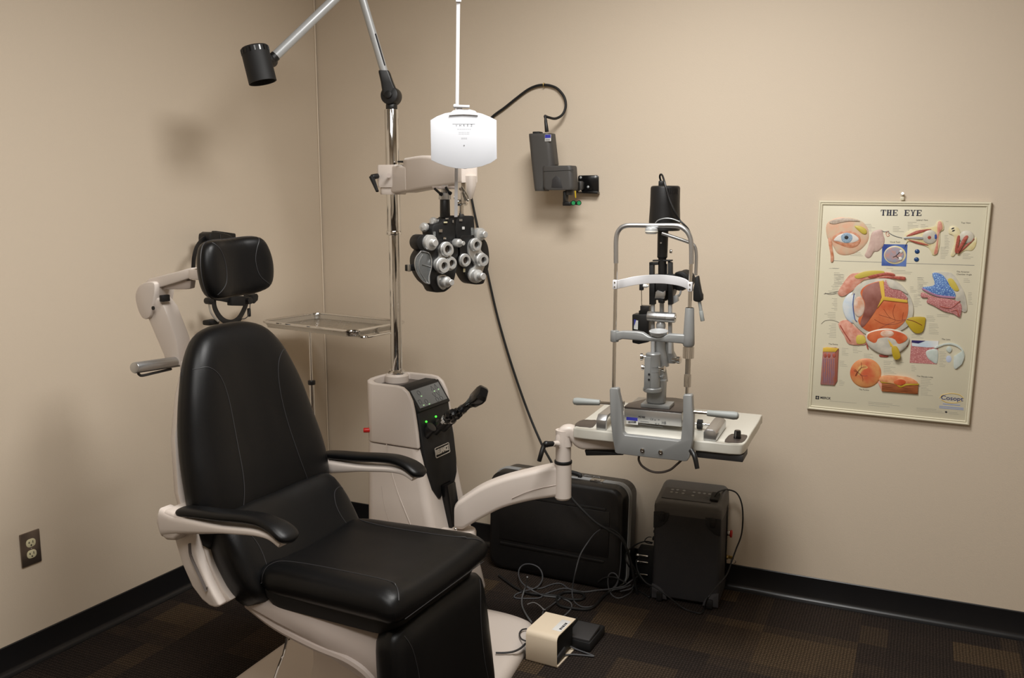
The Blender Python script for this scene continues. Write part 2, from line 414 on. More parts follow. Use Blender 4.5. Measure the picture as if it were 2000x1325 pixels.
    # --- headrest
    hm = Matrix.Translation(CH.y(455, 521, 0)) @ Matrix(((0, -.09, .996, 0), (1, 0, 0, 0), (0, .996, .09, 0), (0, 0, 0, 1))) @ Matrix.Rotation(math.radians(2), 4, 'Z')
    ho = [(0, .082), (.08, .083), (.118, .072), (.138, .03), (.142, -.02), (.128, -.068), (.09, -.086), (0, -.088)]
    ho = ho+[(-x, y) for x, y in reversed(ho[1:-1])]
    hb = lambda u, v: -.012*math.exp(-(u/.07)**2)+.016*max(0, (abs(u)-.04)/.1)
    hd = Pad(ho, hm, .036, .038, hb, p=6, q=2.4)
    g = G(); hd.build(g); s = obj('headrest_cushion', g, vinyl, t)
    for k in (1, -1):
        g = G(); hd.seam(g, [(k*.095, .078), (k*.072, .045), (k*.062, .005), (k*.072, -.04), (k*.11, -.072)]); obj('seam', g, seamm, s)
    g = G()
    g.tube([hd.M @ Vector((hd.c.x+hd.R(q)*1.0*math.cos(q), hd.c.y+hd.R(q)*math.sin(q), hb(hd.R(q)*math.cos(q), 0))) for q in [2*PI*k/60 for k in range(60)]], .002, 6, 1, closed=True)
    obj('edge_piping', g, seamm, s)
    # arm of the headrest: post, pivot and link
    yc = -.03
    def T(*q, y=yc): return [((v := CH.y(px, py, y)).x, v.z) for px, py in q]
    g = G(); g.prism(T((303, 622), (333, 692), (337, 712), (366, 712), (358, 660), (334, 598), (318, 578), (297, 590)), 1, yc-.028, yc+.028, .006)
    post = obj('headrest_post', g, putty, t)
    g = G(); g.prism(catmull_2(T((296, 553), (318, 549), (322, 562), (318, 592), (312, 616), (299, 620), (288, 600), (284, 572)), 4), 1, yc-.04, yc+.04, .007)
    hg = obj('hinge_housing', g, putty, t)
    pv = CH.y(300, 602, yc-.041); g = G(); g.cyl(pv, pv+Vector((0, -.003, 0)), .006, seg=16); obj('hinge_screw', g, blackm, hg); g = G(); g.box(pv+Vector((.028, .02, .03)), (.014, .03, .02), .002); obj('hinge_stop', g, blackm, hg)
    g = G(); g.prism(T((292, 552), (300, 544), (352, 531), (384, 522), (386, 541), (352, 552), (318, 562), (316, 572)), 1, yc-.022, yc+.022, .005)
    link = obj('headrest_link', g, putty, t)
    g = G(); g.prism(T((319, 562), (356, 546), (378, 548), (376, 563), (368, 565), (320, 565)), 1, yc-.01, yc+.01, .002); obj('gas_strut', g, puttyd, link)
    g = G(); q = CH.y(380, 531, yc-.03); g.cyl(q, q+Vector((0, .06, 0)), .009, seg=20, bevel=.002); obj('pivot_pin', g, chrome, link)
    g = G(); g.box(CH.y(392, 535, yc)+Vector((.01, 0, 0)), (.05, .07, .03), .004); obj('headrest_mount', g, putty, t)
    # --- armrests (both sides)
    for k in (-1, 1):
        y0 = k*.31
        g = G()
        path = [(-.46, y0, .672), (-.40, y0, .675), (-.30, y0, .683), (-.2, y0, .693), (-.12, y0, .701), (-.07, y0, .698), (-.035, y0, .682)]
        def sc(q): return (.9+.0*q, 1.6-1.3*min(1, q*1.3) if q < .7 else .43-.2*(q-.7))
        def sc(q): return (1.0-.15*q, (1.35*(1-min(1, q/.45))**1.2+.62*(1-.45*q)))
        sec = rrect(.058, .042, .013, 4)
        g.sweep(path, sec, n=6, scale=sc)
        sup = obj('armrest_support', g, putty, t)
        # shoulder block
        g = G(); ya, yb = sorted((k*.335, k*.225))
        g.prism([(-.475, .70), (-.44, .712), (-.36, .705), (-.37, .66), (-.41, .628), (-.445, .622), (-.47, .64), (-.48, .67)], 1, ya, yb, .012, bseg=3)
        obj('arm_shoulder', g, putty, t)
        # pad
        g = G()
        pp = [(-.405, y0, .702), (-.39, y0, .71), (-.33, y0, .7165), (-.25, y0, .722), (-.17, y0, .730), (-.11, y0, .732), (-.06, y0, .722), (-.025, y0, .704), (-.008, y0, .69)]
        def sp(q):
            e = max(0, 1-abs(2*q-1)**7)**.45
            w = (.86+.36*math.exp(-((q-.86)/.16)**2))*max(e, .12); return (w, .95*max(e, .15))
        sec = [(.031*(abs(math.cos(q))**.7)*(1 if math.cos(q) > 0 else -1), .0145*(abs(math.sin(q))**.8)*(1 if math.sin(q) > 0 else -1)) for q in [2*PI*j/28 for j in range(28)]]
        g.sweep(pp, sec, n=6, scale=sp); obj('armrest_pad', g, vinyl, t)
        # curved side bracket that carries arm and back
        BK = lambda x, y, d: ((v := CH.y(300+x/5.52, 960+y/5.52, d)).x, v.z)
        g = G(); o = [BK(x, y, -.30) for x, y in ((168, 262), (190, 400), (232, 560), (303, 790), (412, 1035), (520, 1178), (600, 1242), (665, 1262), (716, 1240), (640, 1110), (560, 950), (490, 780), (452, 640), (440, 520), (400, 300))]
        ya, yb = sorted((k*.268, k*.300)); g.prism(o, 1, ya, yb, .007, bseg=3)
        o2 = [BK(x, y, -.272) for x, y in ((400, 300), (520, 300), (525, 570), (600, 780), (735, 1045), (832, 1178), (716, 1240), (640, 1150), (540, 950), (450, 700))]
        ya, yb = sorted((k*.235, k*.272)); g.prism(o2, 1, ya, yb, .005)
        br = obj('side_bracket', g, putty, t)
        g = G(); ys = k*.3005
        TK = [((v := CH.y(300+x/5.52, 960+y/5.52, -.3005)).x, ys, v.z) for x, y in ((395, 560), (410, 690), (470, 830), (530, 960), (580, 1075))]
        g.tube(TK, .0085, 6, 4, flat=.25)
        p_ = Vector(TK[1]); g.cyl(p_, p_+Vector((0, k*.003, 0)), .004, seg=10, mi=1); p_ = Vector(TK[4]); g.cyl(p_+Vector((0, 0, .01)), p_+Vector((0, k*.002, .01)), .003, seg=10, mi=1)
        obj('arm_track', g, [mat('track_grey', (92, 84, 80), .45), steel], br)
    # --- underside shell
    g = G(); L = []
    for x, zt, zb, hw in ((-.37, .455, .41, .16), (-.33, .47, .395, .2), (-.25, .475, .372, .225), (-.15, .475, .335, .232), (-.04, .475, .29, .232), (.06, .47, .245, .23), (.15, .462, .20, .222), (.205, .455, .17, .21)):
        r = []
        for j in range(36):
            q = 2*PI*j/36; c_, s_ = math.cos(q), math.sin(q)
            yy = hw*(abs(c_)**.55)*(1 if c_ > 0 else -1)*(1 if s_ > 0 else (1-.28*abs(s_)))
            zz = (zt+zb)/2+(zt-zb)/2*(abs(s_)**.75)*(1 if s_ > 0 else -1)
            r.append((x, yy, zz))
        L.append(r)
    g.loft(L); us = obj('seat_shell', g, puttyd, t)
    # raised rib along the shell
    g = G()
    for k in (1, -1): g.tube([(-.28, k*.2, .415), (-.16, k*.219, .385), (-.02, k*.225, .36), (.1, k*.226, .345), (.165, k*.218, .30), (.195, k*.205, .2)], .012, 8, 6)
    obj('shell_rib', g, puttyd, us)
    # --- leg rest
    lm = Matrix(((0, -.10, .995, .243), (1, 0, 0, 0), (0, .995, .10, .285), (0, 0, 0, 1)))
    lo = [(0, .175), (.16, .174), (.225, .16), (.243, .09), (.25, -.05), (.252, -.2), (.235, -.235), (0, -.24)]
    lo = lo+[(-x, y) for x, y in reversed(lo[1:-1])]
    leg = Pad(lo, lm, .04, .075, lambda u, v: -.008*math.exp(-(u/.13)**2), p=8, q=2.2)
    g = G(); leg.build(g); s = obj('leg_rest_cushion', g, vinyl, t)
    for k in (1, -1):
        g = G(); leg.seam(g, [(k*.20, .155), (k*.18, .10), (k*.168, .02), (k*.168, -.08), (k*.185, -.17), (k*.21, -.22)]); obj('seam', g, seamm, s)
    # --- pump column
    g = G(); g.loft([[(x, y, z) for x, y in rrect(w, w*.8, .05, 5, -.06, 0)] for w, z in ((.36, .047), (.33, .06), (.25, .12), (.22, .2), (.22, .33))]); obj('pump_column', g, putty, t)
    g = G(); g.tube([CH.y(551, 1285, -.12), CH.y(541, 1312, -.12), CH.y(534, 1335, -.12), CH.y(528, 1365, -.12)], .004, 10); g.tube([CH.y(551, 1285, -.12), CH.y(556, 1270, -.12), (-.2, -.1, .38)], .004, 10)
    obj('foot_release_rod', g, chrome, t)
    return t
def catmull_2(pts, n): return [(p.x, p.y) for p in catmull([(a, b, 0) for a, b in pts], n, True)]
build_chair()

# platform shared by chair and stand, lying on the carpet
g = G()
po = [(-.52, -.2), (-.42, -.3), (-.2, -.33), (.16, -.33), (.28, -.22), (.3, .0), (.25, .37), (.208, .62), (.18, .74), (.11, .80), (-.1, .80), (-.5, .74), (-.56, .5)]
po = catmull_2(po, 5); cc = Vector((-.12, .2))
pr = []
for s_, z in ((1.0, 0), (1.0, .012), (.985, .026), (.95, .040), (.90, .044)):
    pr.append([(cc.x+(x-cc.x)*s_, cc.y+(y-cc.y)*s_, z) for x, y in po])
g.loft(pr)
plat = obj('base_platform', g, putty); plat.location = CH.o; plat.rotation_euler = (0, 0, CH.yaw)
tag(plat, 'wide flat grey-beige steel floor plate under the exam chair', 'base plate')

# ================================================================== INSTRUMENT STAND
ST_ = Frame(-.36, 3.36, -28)
def build_stand():
    t = thing('instrument_stand', ST_, 'tall pale grey-beige instrument stand with chrome pole, keypad panel and swing arms behind the chair', 'stand')
    S = ST_
    xb = S.y(729, 850, -.125).x; 
    # body: rounded sections
    def sec(z, x0, x1, hw, r=.03):
        fr = [(x, y) for x, y in rrect(2*(x1-0), 2*hw, r, 6, 0, 0) if x > 0]      # rounded front corners
        up = [p for p in fr if p[1] > 0]; dn = [p for p in fr if p[1] < 0]
        up.sort(key=lambda p: (-p[0], p[1])); dn.sort(key=lambda p: (p[0], p[1]))
        back = [(x0+.070, hw), (x0+.058, hw*.985), (x0+.045, hw*.93), (x0+.018, hw*.68), (x0+.004, hw*.40), (x0, hw*.2)]
        ring = up+back+[(x, -y) for x, y in reversed(back)]+dn
        return [(x, y, z) for x, y in ring]
    g = G()
    body = [(.045, -.185, .215, .150), (.06, -.19, .22, .153), (.3, -.185, .165, .138), (.45, -.185, .128, .130), (.60, -.183, .098, .1255), (.655, -.182, .088, .1245)]
    g.loft([sec(*b) for b in body]); b0 = obj('lower_housing', g, putty, t)
    g = G()
    o = [(-.125, .659), (.090, .659), (.084, .72), (.072, .795), (.062, .835), (.045, .866), (.022, .882), (-.005, .886), (-.122, .886)]
    g.prism(o, 1, -.1255, -.108, .007, bseg=3); g.prism(o, 1, .108, .1255, .007, bseg=3)
    ob = [(-.118, .1255), (-.135, .118), (-.164, .086), (-.178, .05), (-.182, .0)]; ob = ob+[(x, -y) for x, y in reversed(ob[:-1])]
    ib = [(x+.02, y*.84) for x, y in ob]
    g.prism(ob+ib[::-1], 2, .659, .886, .006, bseg=3)
    g.prism([(-.11, -.11), (.05, -.11), (.05, .11), (-.11, .11), (-.155, .06), (-.155, -.06)], 2, .659, .80, .002)
    ty = .04
    # pole socket on the top
    g.lathe([(.045, .80), (.045, .886), (.04, .892), (.03, .894)], (-.116, ty, 0), (0, 0, 1), 32)
    b1 = obj('upper_housing', g, putty, t)
    g = G(); g.prism([(-.112, -.107), (.018, -.107), (.018, .107), (-.112, .107), (-.152, .055), (-.152, -.055)], 2, .812, .862, .004); obj('instrument_tray', g, brown, b1)
    # keypad wedge
    g = G(); g.prism([(-.03, .8725), (.018, .8725), (.074, .80), (.06, .77), (.03, .74), (-.03, .78)], 1, -.1072, .1072, .002)
    # keypad box sloping forward
    kp = obj('control_panel', g, blackm, t)
    # face of the keypad: sloping plane from (.045,.866) to (.066,.80)
    A = Vector((.024, 0, .874)); Bv = Vector((.082, 0, .788)); n = Vector((Bv-A).normalized()); nn = Vector((-n.z, 0, n.x)); nn = nn if nn.x > 0 else -nn
    KM = Matrix(((0, -n.x, nn.x, (A.x+Bv.x)/2), (1, 0, 0, 0), (0, -n.z, nn.z, (A.z+Bv.z)/2), (0, 0, 0, 1)))
    g = G(); g.box((0, 0, -.004), (.212, .098, .018), .004, M=KM); f = obj('keypad_bezel', g, blackm, kp)
    g = G(); g.box((0, 0, .0055), (.186, .074, .002), .0008, M=KM); obj('keypad', g, keypad, kp)
    for u, v, k in ((-.055, .02, 'o'), (-.075, -.014, 'r'), (-.04, -.02, 'o'), (.035, .02, 'u'), (.062, .022, 'u'), (.028, -.006, 'd'), (.055, -.006, 'd'), (.03, -.027, 'o'), (.058, -.027, 'o')):
        g = G()
        if k == 'o': g.tube([KM @ Vector((u+.0085*math.cos(q), v+.0085*math.sin(q), .0068)) for q in [2*PI*j/16 for j in range(16)]], .0007, 5, 1, closed=True)
        elif k == 'r': g.tube([KM @ Vector((u+a, v+b, .0068)) for a, b in ((-.007, -.008), (.007, -.008), (.007, .008), (-.007, .008))], .0007, 5, 1, closed=True)
        else:
            s_ = 1 if k == 'u' else -1
            g.tube([KM @ Vector((u+a, v+s_*b, .0068)) for a, b in ((-.009, -.007), (.009, -.007), (0, .010))], .0007, 5, 1, closed=True)
        obj('key_symbol', g, inkd, kp)
    ml = mat('pale_green_lamp', (170, 220, 160), .4, emit=.5)
    for u, v in ((-.05, .005), (-.065, -.03), (-.03, -.033), (.04, .007), (.07, .009)):
        g = G(); g.box((u, v, .0068), (.008, .0035, .0008), M=KM); obj('key_lamp', g, ml, kp)
    # black front insert with wells
    g = G()
    io = [(-.103, .80), (.103, .80), (.106, .66), (.10, .57), (.088, .52), (.06, .485), (.035, .47), (.03, .50), (-.03, .50), (-.035, .46), (-.055, .455), (-.085, .50), (-.1, .57), (-.108, .66)]
    t1 = bmesh.new()
    xs = lambda z: .101+.0*z+(.655-z)*.16 if z < .655 else .101-(z-.655)*.17
    vf = [t1.verts.new((xs(z), y, z)) for y, z in io]; vb = [t1.verts.new((xs(z)-.05, y, z)) for y, z in io]
    t1.faces.new(vf); t1.faces.new(vb[::-1])
    for k in range(len(io)): t1.faces.new((vf[k], vb[k], vb[(k+1) % len(io)], vf[(k+1) % len(io)]))
    g.add(t1, None, 0, .006, 3); ins = obj('well_panel', g, blackm, t)
    for y in (-.07, -.01, .05):
        g = G(); g.cyl((.07, y, .69), (.112, y, .735), .021, seg=24, bevel=.003); obj('instrument_well', g, blackp, ins)
    for y, zz in ((-.075, .752), (-.01, .757)):
        g = G(); g.sphere((.092, y, zz), .0042, seg=12); obj('ready_lamp', g, greenled, ins)
    # slot that hides the lift column
    g = G(); g.box((.135, 0, .29), (.10, .058, .42), .004, rot=Matrix.Rotation(math.radians(-9), 4, 'Y')); obj('lift_slot', g, blackg, t)
    # nameplate
    q = (Vector((0, 0, 0)))
    NM = Matrix(((0, -.16, .987, .113), (1, 0, 0, 0), (0, .987, .16, .628), (0, 0, 0, 1)))
    g = G(); g.tube([NM @ Vector((x, y, 0)) for x, y in rrect(.096, .036, .004, 2)], .0015, 6, 1, closed=True)
    pl = obj('name_plate', g, tan, t)
    g = G(); g.text('RELIANCE', .0245, NM @ Matrix.Translation((0, 0, -.001)) @ Matrix.Scale(.78, 4, (1, 0, 0)), .0012, bold=.0012); obj('lettering', g, tan, pl)
    # red switch at the back
    g = G(); p = S.y(723, 826, -.02); g.cyl((-.135, -.112, p.z), (-.156, -.126, p.z), .009, seg=16, bevel=.002); obj('power_switch', g, redp, t)
    # painted crease lines on the side
    g = G(); f = lambda px, py: S.y(px, py, -.1375)
    def onside(px, py):
        v = None; hw = .13
        for _ in range(4):
            v = S.y(px, py, -hw)
            zz = v.z; bs = body
            for i in range(len(bs)-1):
                if bs[i][0] <= zz <= bs[i+1][0]: k = (zz-bs[i][0])/(bs[i+1][0]-bs[i][0]); hw = bs[i][3]+(bs[i+1][3]-bs[i][3])*k
        return v
    L1 = [onside(*q) for q in ((755, 868), (757, 890), (764, 920), (779, 968), (803, 1028), (816, 1060))]
    g.tube(L1, .0018, 8, 6); 
    obj('crease', g, putty, b0)
    g = G(); g.tube([onside(*q) for q in ((745, 950), (750, 985), (761, 1024), (770, 1055))], .001, 6, 6); obj('crease', g, puttyd, b0)
    # ---- pole
    P = (-.116, ty)
    zt = 1.57+(3.45)*.0875
    ztop = S.loc(at_depth(760, 214, 3.45)).z; zcol = S.loc(at_depth(765, 455, 3.45)).z; 
    g = G(); g.cyl((*P, .88), (*P, zcol+.01), .0215, seg=40, bevel=.001); g.cyl((P[0]+.022, P[1]-.006, .885), (P[0]+.022, P[1]-.006, zcol), .008, seg=16)
    pole = obj('lower_pole', g, chrome, t)
    g = G(); g.lathe([(.030, .884), (.0335, .888), (.0335, .90), (.028, .906), (.0225, .907)], (*P, 0), (0, 0, 1)); obj('pole_flange', g, chrome, pole)
    g = G(); g.cyl((*P, zcol), (*P, ztop), .0265, seg=40, bevel=.001); up_ = obj('upper_pole', g, chrome, t)
    g = G(); g.cyl((*P, zcol-.008), (*P, zcol+.008), .0295, seg=40, bevel=.003); obj('pole_collar', g, chrome, up_)
    # ---- overhead lamp
    E0 = S.loc(at_depth(758, 190, 3.45)); El = S.loc(at_depth(696, -43, 3.40)); E2 = S.loc(at_depth(537, 110, 3.28)); 
    lp = S.loc(at_depth(761, 178, 3.45))
    g = G()
    g.cyl((P[0], P[1], ztop-.002), (P[0], P[1], ztop+.02), .021, seg=28, bevel=.003)
    c = Vector((P[0], P[1], ztop+.048)); v = (S.I.to_3x3() @ Vector((-.25, -1, .1))).normalized(); g.cyl(c-v*.026, c+v*.026, .034, seg=36, bevel=.006)
    d1 = (El-lp).normalized()
    g.loft([[c+Vector((0, 0, .0))+d1*h+(S.I.to_3x3() @ Vector((x, y, 0))) for x, y in rrect(w, w2, .008, 4)] for h, w, w2 in ((.0, .058, .05), (.05, .044, .045), (.085, .040, .04), (.092, .036, .036))])
    g.cyl(c+v*.026, c+v*.034, .014, seg=20, bevel=.002)
    kn = obj('lamp_joint', g, blackp, t)
    c2 = c+d1*.09
    g = G(); g.tube([c2, El], .0165, 20, 1, smooth=False, flat=.85); 
    a1 = obj('lamp_arm', g, greyl, t)
    g = G(); vs_ = (S.I.to_3x3() @ Vector((.6, -.8, .1))).normalized(); g.box(c2+d1*.075+vs_*.0145, (.006, .006, .115), .002, rot=rot_to(d1)); obj('spring_slot', g, inkd, a1)
    g = G(); g.sphere(El, .034); obj('elbow_joint', g, blackp, t)
    d2 = (E2-El).normalized()
    g = G(); g.tube([El, E2-d2*.0], .0165, 20, 1, smooth=False); obj('lamp_arm', g, greyl, t)
    g = G(); hc = S.loc(at_depth(505, 127, 3.24)); j = E2+d2*.022
    g.tube([E2-d2*.004, E2+d2*.03], .018, 16, 1, smooth=False); g.cyl(j-v*.02, j+v*.022, .019, seg=24, bevel=.003); g.cyl(j, hc, .014, seg=16)
    obj('head_joint', g, blackp, t)
    # head: short cylinder, axis tilted
    ax = S.I.to_3x3() @ (at_depth(513, 160, 3.235)-at_depth(497, 95, 3.24)); ax.normalize()
    g = G(); R_ = .0475
    g.lathe([(.043, -.062), (R_, -.058), (R_, .060), (R_-.003, .060), (R_-.004, .03), (0, .03)], hc, ax, 36, caps=False)
    g.lathe([(0, -.062), (.043, -.062)], hc, ax, 36, caps=False)
    hd = obj('lamp_head', g, blackm, t)
    HM = Matrix.Translation(hc) @ rot_to(ax)
    for k in range(18):
        g = G(); q = 2*PI*k/18; g.box((0, 0, 0), (.003, .005, .016), 0, M=HM @ Matrix.Rotation(q, 4, 'Z') @ Matrix.Translation((R_, 0, -.048)))
        obj('vent', g, blackg, hd)
    g = G(); g.cyl(hc+ax*.031, hc+ax*.034, .036, seg=24); obj('lamp_lens', g, glassm, hd)
    # ---- refractor arm on the pole
    z0 = S.loc(at_depth(768, 322, 3.42)).z; z1 = S.loc(at_depth(768, 378, 3.42)).z
    cl = G(); 
    o = rrect(.098, .078, .016, 6)
    cl.loft([[Vector((P[0]+x, P[1]+y, z)) for x, y in rrect(.098*k, .082*k, .016, 6)] for z, k in ((z1+.022, .97), (z1+.03, 1), (z0-.006, 1), (z0, .95))])
    cl.loft([[Vector((P[0]+x, P[1]+y, z)) for x, y in rrect(.088*k, .07*k, .02, 6)] for z, k in ((z1-.004, .96), (z1, 1), (z1+.018, 1), (z1+.024, .96))])
    clamp = obj('arm_clamp', cl, putty, t)
    pv = at_depth(759, 343, 3.385); pv = S.loc(pv)
    g = G(); vv = (S.I.to_3x3() @ Vector((0, -1, 0))).normalized(); g.cyl(pv-vv*.012, pv-vv*.002, .006, .008, seg=18); obj('set_screw', g, puttyd, clamp)
    g = G(); q0 = S.loc(at_depth(738, 344, 3.42)); q1 = S.loc(at_depth(726, 346, 3.40)); q2 = S.loc(at_depth(737, 374, 3.36)); g.cyl(q0, q1, .01, seg=16, bevel=.002); g.tube([q1, q2], .0105, 12, 1, smooth=False, r2=.006, flat=.7)
    obj('clamp_lever', g, blackp, clamp)
    # arm body: long tapered box from the pole toward the refractor
    A0 = S.loc(at_depth(798, 345, 3.38)); A1 = S.loc(at_depth(918, 330, 3.02))
    def SL(px, py, Y): return S.loc(at_depth(px, py, Y))
    Ya, Yb = 3.36, 3.02; hwid = .032
    top = [SL(798, 309, Ya), SL(845, 304, 3.2), SL(920, 318, Yb)]
    bot = [SL(806, 377, Ya), SL(850, 369, 3.2), SL(915, 361, Yb)]
    dr = (top[2]-top[0]); dr.z = 0; dr.normalize(); sd = Vector((-dr.y, dr.x, 0))
    g = G(); L = []
    for a, b in zip(catmull(top, 4), catmull(bot, 4)):
        h = a.z-b.z; m = (a+b)/2
        L.append([m+sd*u+Vector((0, 0, w_)) for u, w_ in rrect(2*hwid, h, .012, 4)])
    g.loft(L, bevel=.006); ra = obj('refractor_arm', g, putty, t)
    # lower cover with the wavy seam
    g = G(); g.tube([SL(px, py, Y)-sd*(-.0)+sd*s_ for px, py, Y, s_ in ((797, 372, 3.345, 0),)]+[SL(*q) for q in ((812, 366, 3.285), (832, 362, 3.235), (850, 354, 3.18), (865, 344, 3.135), (880, 334, 3.09), (893, 329, 3.045))], .0014, 6, 6, mi=0); obj('cover_seam', g, puttyd, ra)
    g = G(); m = SL(818, 355.5, 3.262); yv = -sd if sd.y > 0 else sd
    LM = Matrix.Translation(m) @ Matrix(((dr.x, 0, yv.x, 0), (dr.y, 0, yv.y, 0), (dr.z, 1, yv.z, 0), (0, 0, 0, 1)))
    g.box((0, 0, 0), (.042, .013, .002), .0005, M=LM @ Matrix.Rotation(math.radians(8), 4, 'Z')); lb = obj('model_label', g, ivory, ra)
    g = G(); g.text('8600', .009, LM @ Matrix.Rotation(math.radians(8), 4, 'Z') @ Matrix.Translation((.004, 0, .001)), .0003); obj('lettering', g, inkd, lb)
    # neck between clamp and arm
    g = G(); nk = SL(790, 318, 3.37); g.loft([[Vector((P[0], P[1], 0))+Vector((0, 0, (z0+z1)/2+.0))+dr*h+sd*u+Vector((0, 0, w_)) for u, w_ in rrect(.05, hh, .01, 4)] for h, hh in ((.02, .10), (.05, .105), (.09, .10), (.14, .09))])
    obj('arm_neck', g, putty, clamp)
    g = G(); b2 = SL(793, 314, 3.365); g.box(b2+dr*.0+Vector((0, 0, -.004)), (.04, .05, .006), 0); obj('cable_gap', g, blackm, clamp)
    # end drop of the arm
    g = G(); e = SL(914, 362, 3.03); g.loft([[e+Vector((x*k, y*k, z)) for x, y in rrect(.05, .04, .012, 4)] for z, k in ((.03, 1.05), (.0, 1), (-.03, .7), (-.045, .45))]); obj('arm_end', g, putty, ra)
    # ---- slit lamp arm from the lift clamp
    g = G()
    c = S.loc(at_depth(905, 1045, 3.08)); 
    g.lathe([(.040, -.06), (.046, -.055), (.046, .012), (.043, .02), (.0, .02)], c, (0, 0, 1), 40)
    g.box(c+Vector((-.05, .0, -.03)), (.10, .06, .07), .008); lc = obj('lift_clamp', g, putty, t)
    g = G(); q = S.loc(at_depth(890, 1034, 3.04)); g.sphere(q, .006, seg=12); obj('clamp_screw', g, chrome, lc)
    # arched beam
    pts = []
    ups = [(898, 975, 3.08), (940, 948, 3.07), (985, 930, 3.06), (1035, 917, 3.05), (1080, 907, 3.04), (1098, 905, 3.035)]
    dns = [(906, 1030, 3.08), (948, 1006, 3.07), (985, 988, 3.06), (1035, 975, 3.05), (1080, 968, 3.04), (1098, 966, 3.035)]
    U = catmull([S.loc(at_depth(*q)) for q in ups], 5); D = catmull([S.loc(at_depth(*q)) for q in dns], 5)
    L = []
    for i, (a, b) in enumerate(zip(U, D)):
        dd = (U[min(i+1, len(U)-1)]-U[max(i-1, 0)]); dd.z = 0; dd.normalize(); s1 = Vector((-dd.y, dd.x, 0)); m = (a+b)/2; h = (a-b).length; upv = (a-b).normalized()
        L.append([m+s1*u+upv*w_ for u, w_ in rrect(.066, h, .016, 5)])
    # rounded root end
    dd = (U[1]-U[0]); dd.z = 0; dd.normalize(); s1 = Vector((-dd.y, dd.x, 0)); m = (U[0]+D[0])/2; h = (U[0]-D[0]).length
    L.insert(0, [m-dd*.022+Vector((0, 0, -.012))+s1*u+Vector((0, 0, w_)) for u, w_ in rrect(.054, h*.84, .02, 5)])
    g = G(); g.loft(L); arm = obj('slit_lamp_arm', g, putty, t)
    g = G(); g.tube([S.loc(at_depth(*q)) for q in ((1000, 974, 3.022), (1030, 961, 3.015), (1060, 953, 3.01), (1097, 946, 3.003))], .0012, 6, 6); obj('cover_seam', g, puttyd, arm)
    g = G(); e = S.loc(at_depth(1100, 905, 3.02)); e2 = S.loc(at_depth(1102, 975, 3.02))
    g.lathe([(0, e2.z), (.024, e2.z+.001), (.029, e2.z+.008), (.029, e.z-.002), (.027, e.z)], (e.x, e.y, 0), (0, 0, 1), 36); obj('arm_socket', g, putty, t)
    return t
build_stand()

# hand instruments resting in the wells
def hand_instrument(name, label, cat, base, tip, head):
    t = thing(name, ST_, label, cat); base = Vector(base); tip = Vector(tip); d = (tip-base).normalized(); L = (tip-base).length
    g = G(); g.lathe([(.013, 0), (.015, .004), (.015, L*.55), (.0165, L*.56), (.0165, L*.62), (.014, L*.64), (.0135, L*.86), (.011, L*.9)], base, d, 24); hnd = obj('handle', g, blackp, t)
    g = G(); g.lathe([(.0172, 0), (.0172, .006)], base+d*L*.6, d, 24); obj('ring', g, steel, hnd)
    M = Matrix.Translation(base+d*L*.9) @ rot_to(d)
    if head == 'scope':
        M = M @ Matrix.Rotation(math.radians(120), 4, 'Z')
        g = G(); g.loft([[M @ Vector((x, y, z)) for x, y in rrect(w, h, min(w, h)*.3, 4)] for z, w, h in ((-.005, .026, .026), (.015, .034, .03), (.03, .05, .036), (.075, .064, .04), (.092, .058, .04), (.102, .034, .03))]); hh = obj('head', g, blackg, t)
        g = G(); g.box((.0285, .0, .066), (.003, .016, .026), .002, M=M); g.box((0,-.0175,.045),(.012,.002,.012),.001,M=M); obj('brow_window', g, mat('lens_pale', (150, 165, 175), .15), hh)
        g = G(); g.box((-.012, -.017, .03), (.012, .002, .012), .001, M=M); obj('serial_sticker', g, labelw, hh)
    else:
        g = G(); g.lathe([(.014, -.01), (.019, 0), (.019, .02), (.012, .028), (.012, .04), (.0, .041)], base+d*L*.9, d, 24); obj('head', g, blackg, t)
        g = G(); g.box((0, -.0165, -L*.28), (.010, .002, .022), .001, M=M); obj('serial_sticker', g, labelw, t)
    return t
b = lambda px, py, Y: ST_.loc(at_depth(px, py, Y))
HS = 1.3
hand_instrument('ophthalmoscope', 'black hand-held ophthalmoscope sticking up farthest right from the stand wells', 'eye instrument', b(876, 822, 3.22), b(922, 785, 3.10), 'scope')
hand_instrument('retinoscope', 'short black retinoscope handle in the middle well with pale sticker', 'eye instrument', b(866, 838, 3.20), b(893, 808, 3.13), 'cap')
hand_instrument('transilluminator', 'small black handle with silver ring in the left well beside green lamps', 'eye instrument', b(858, 832, 3.17), b(878, 812, 3.11), 'cap')

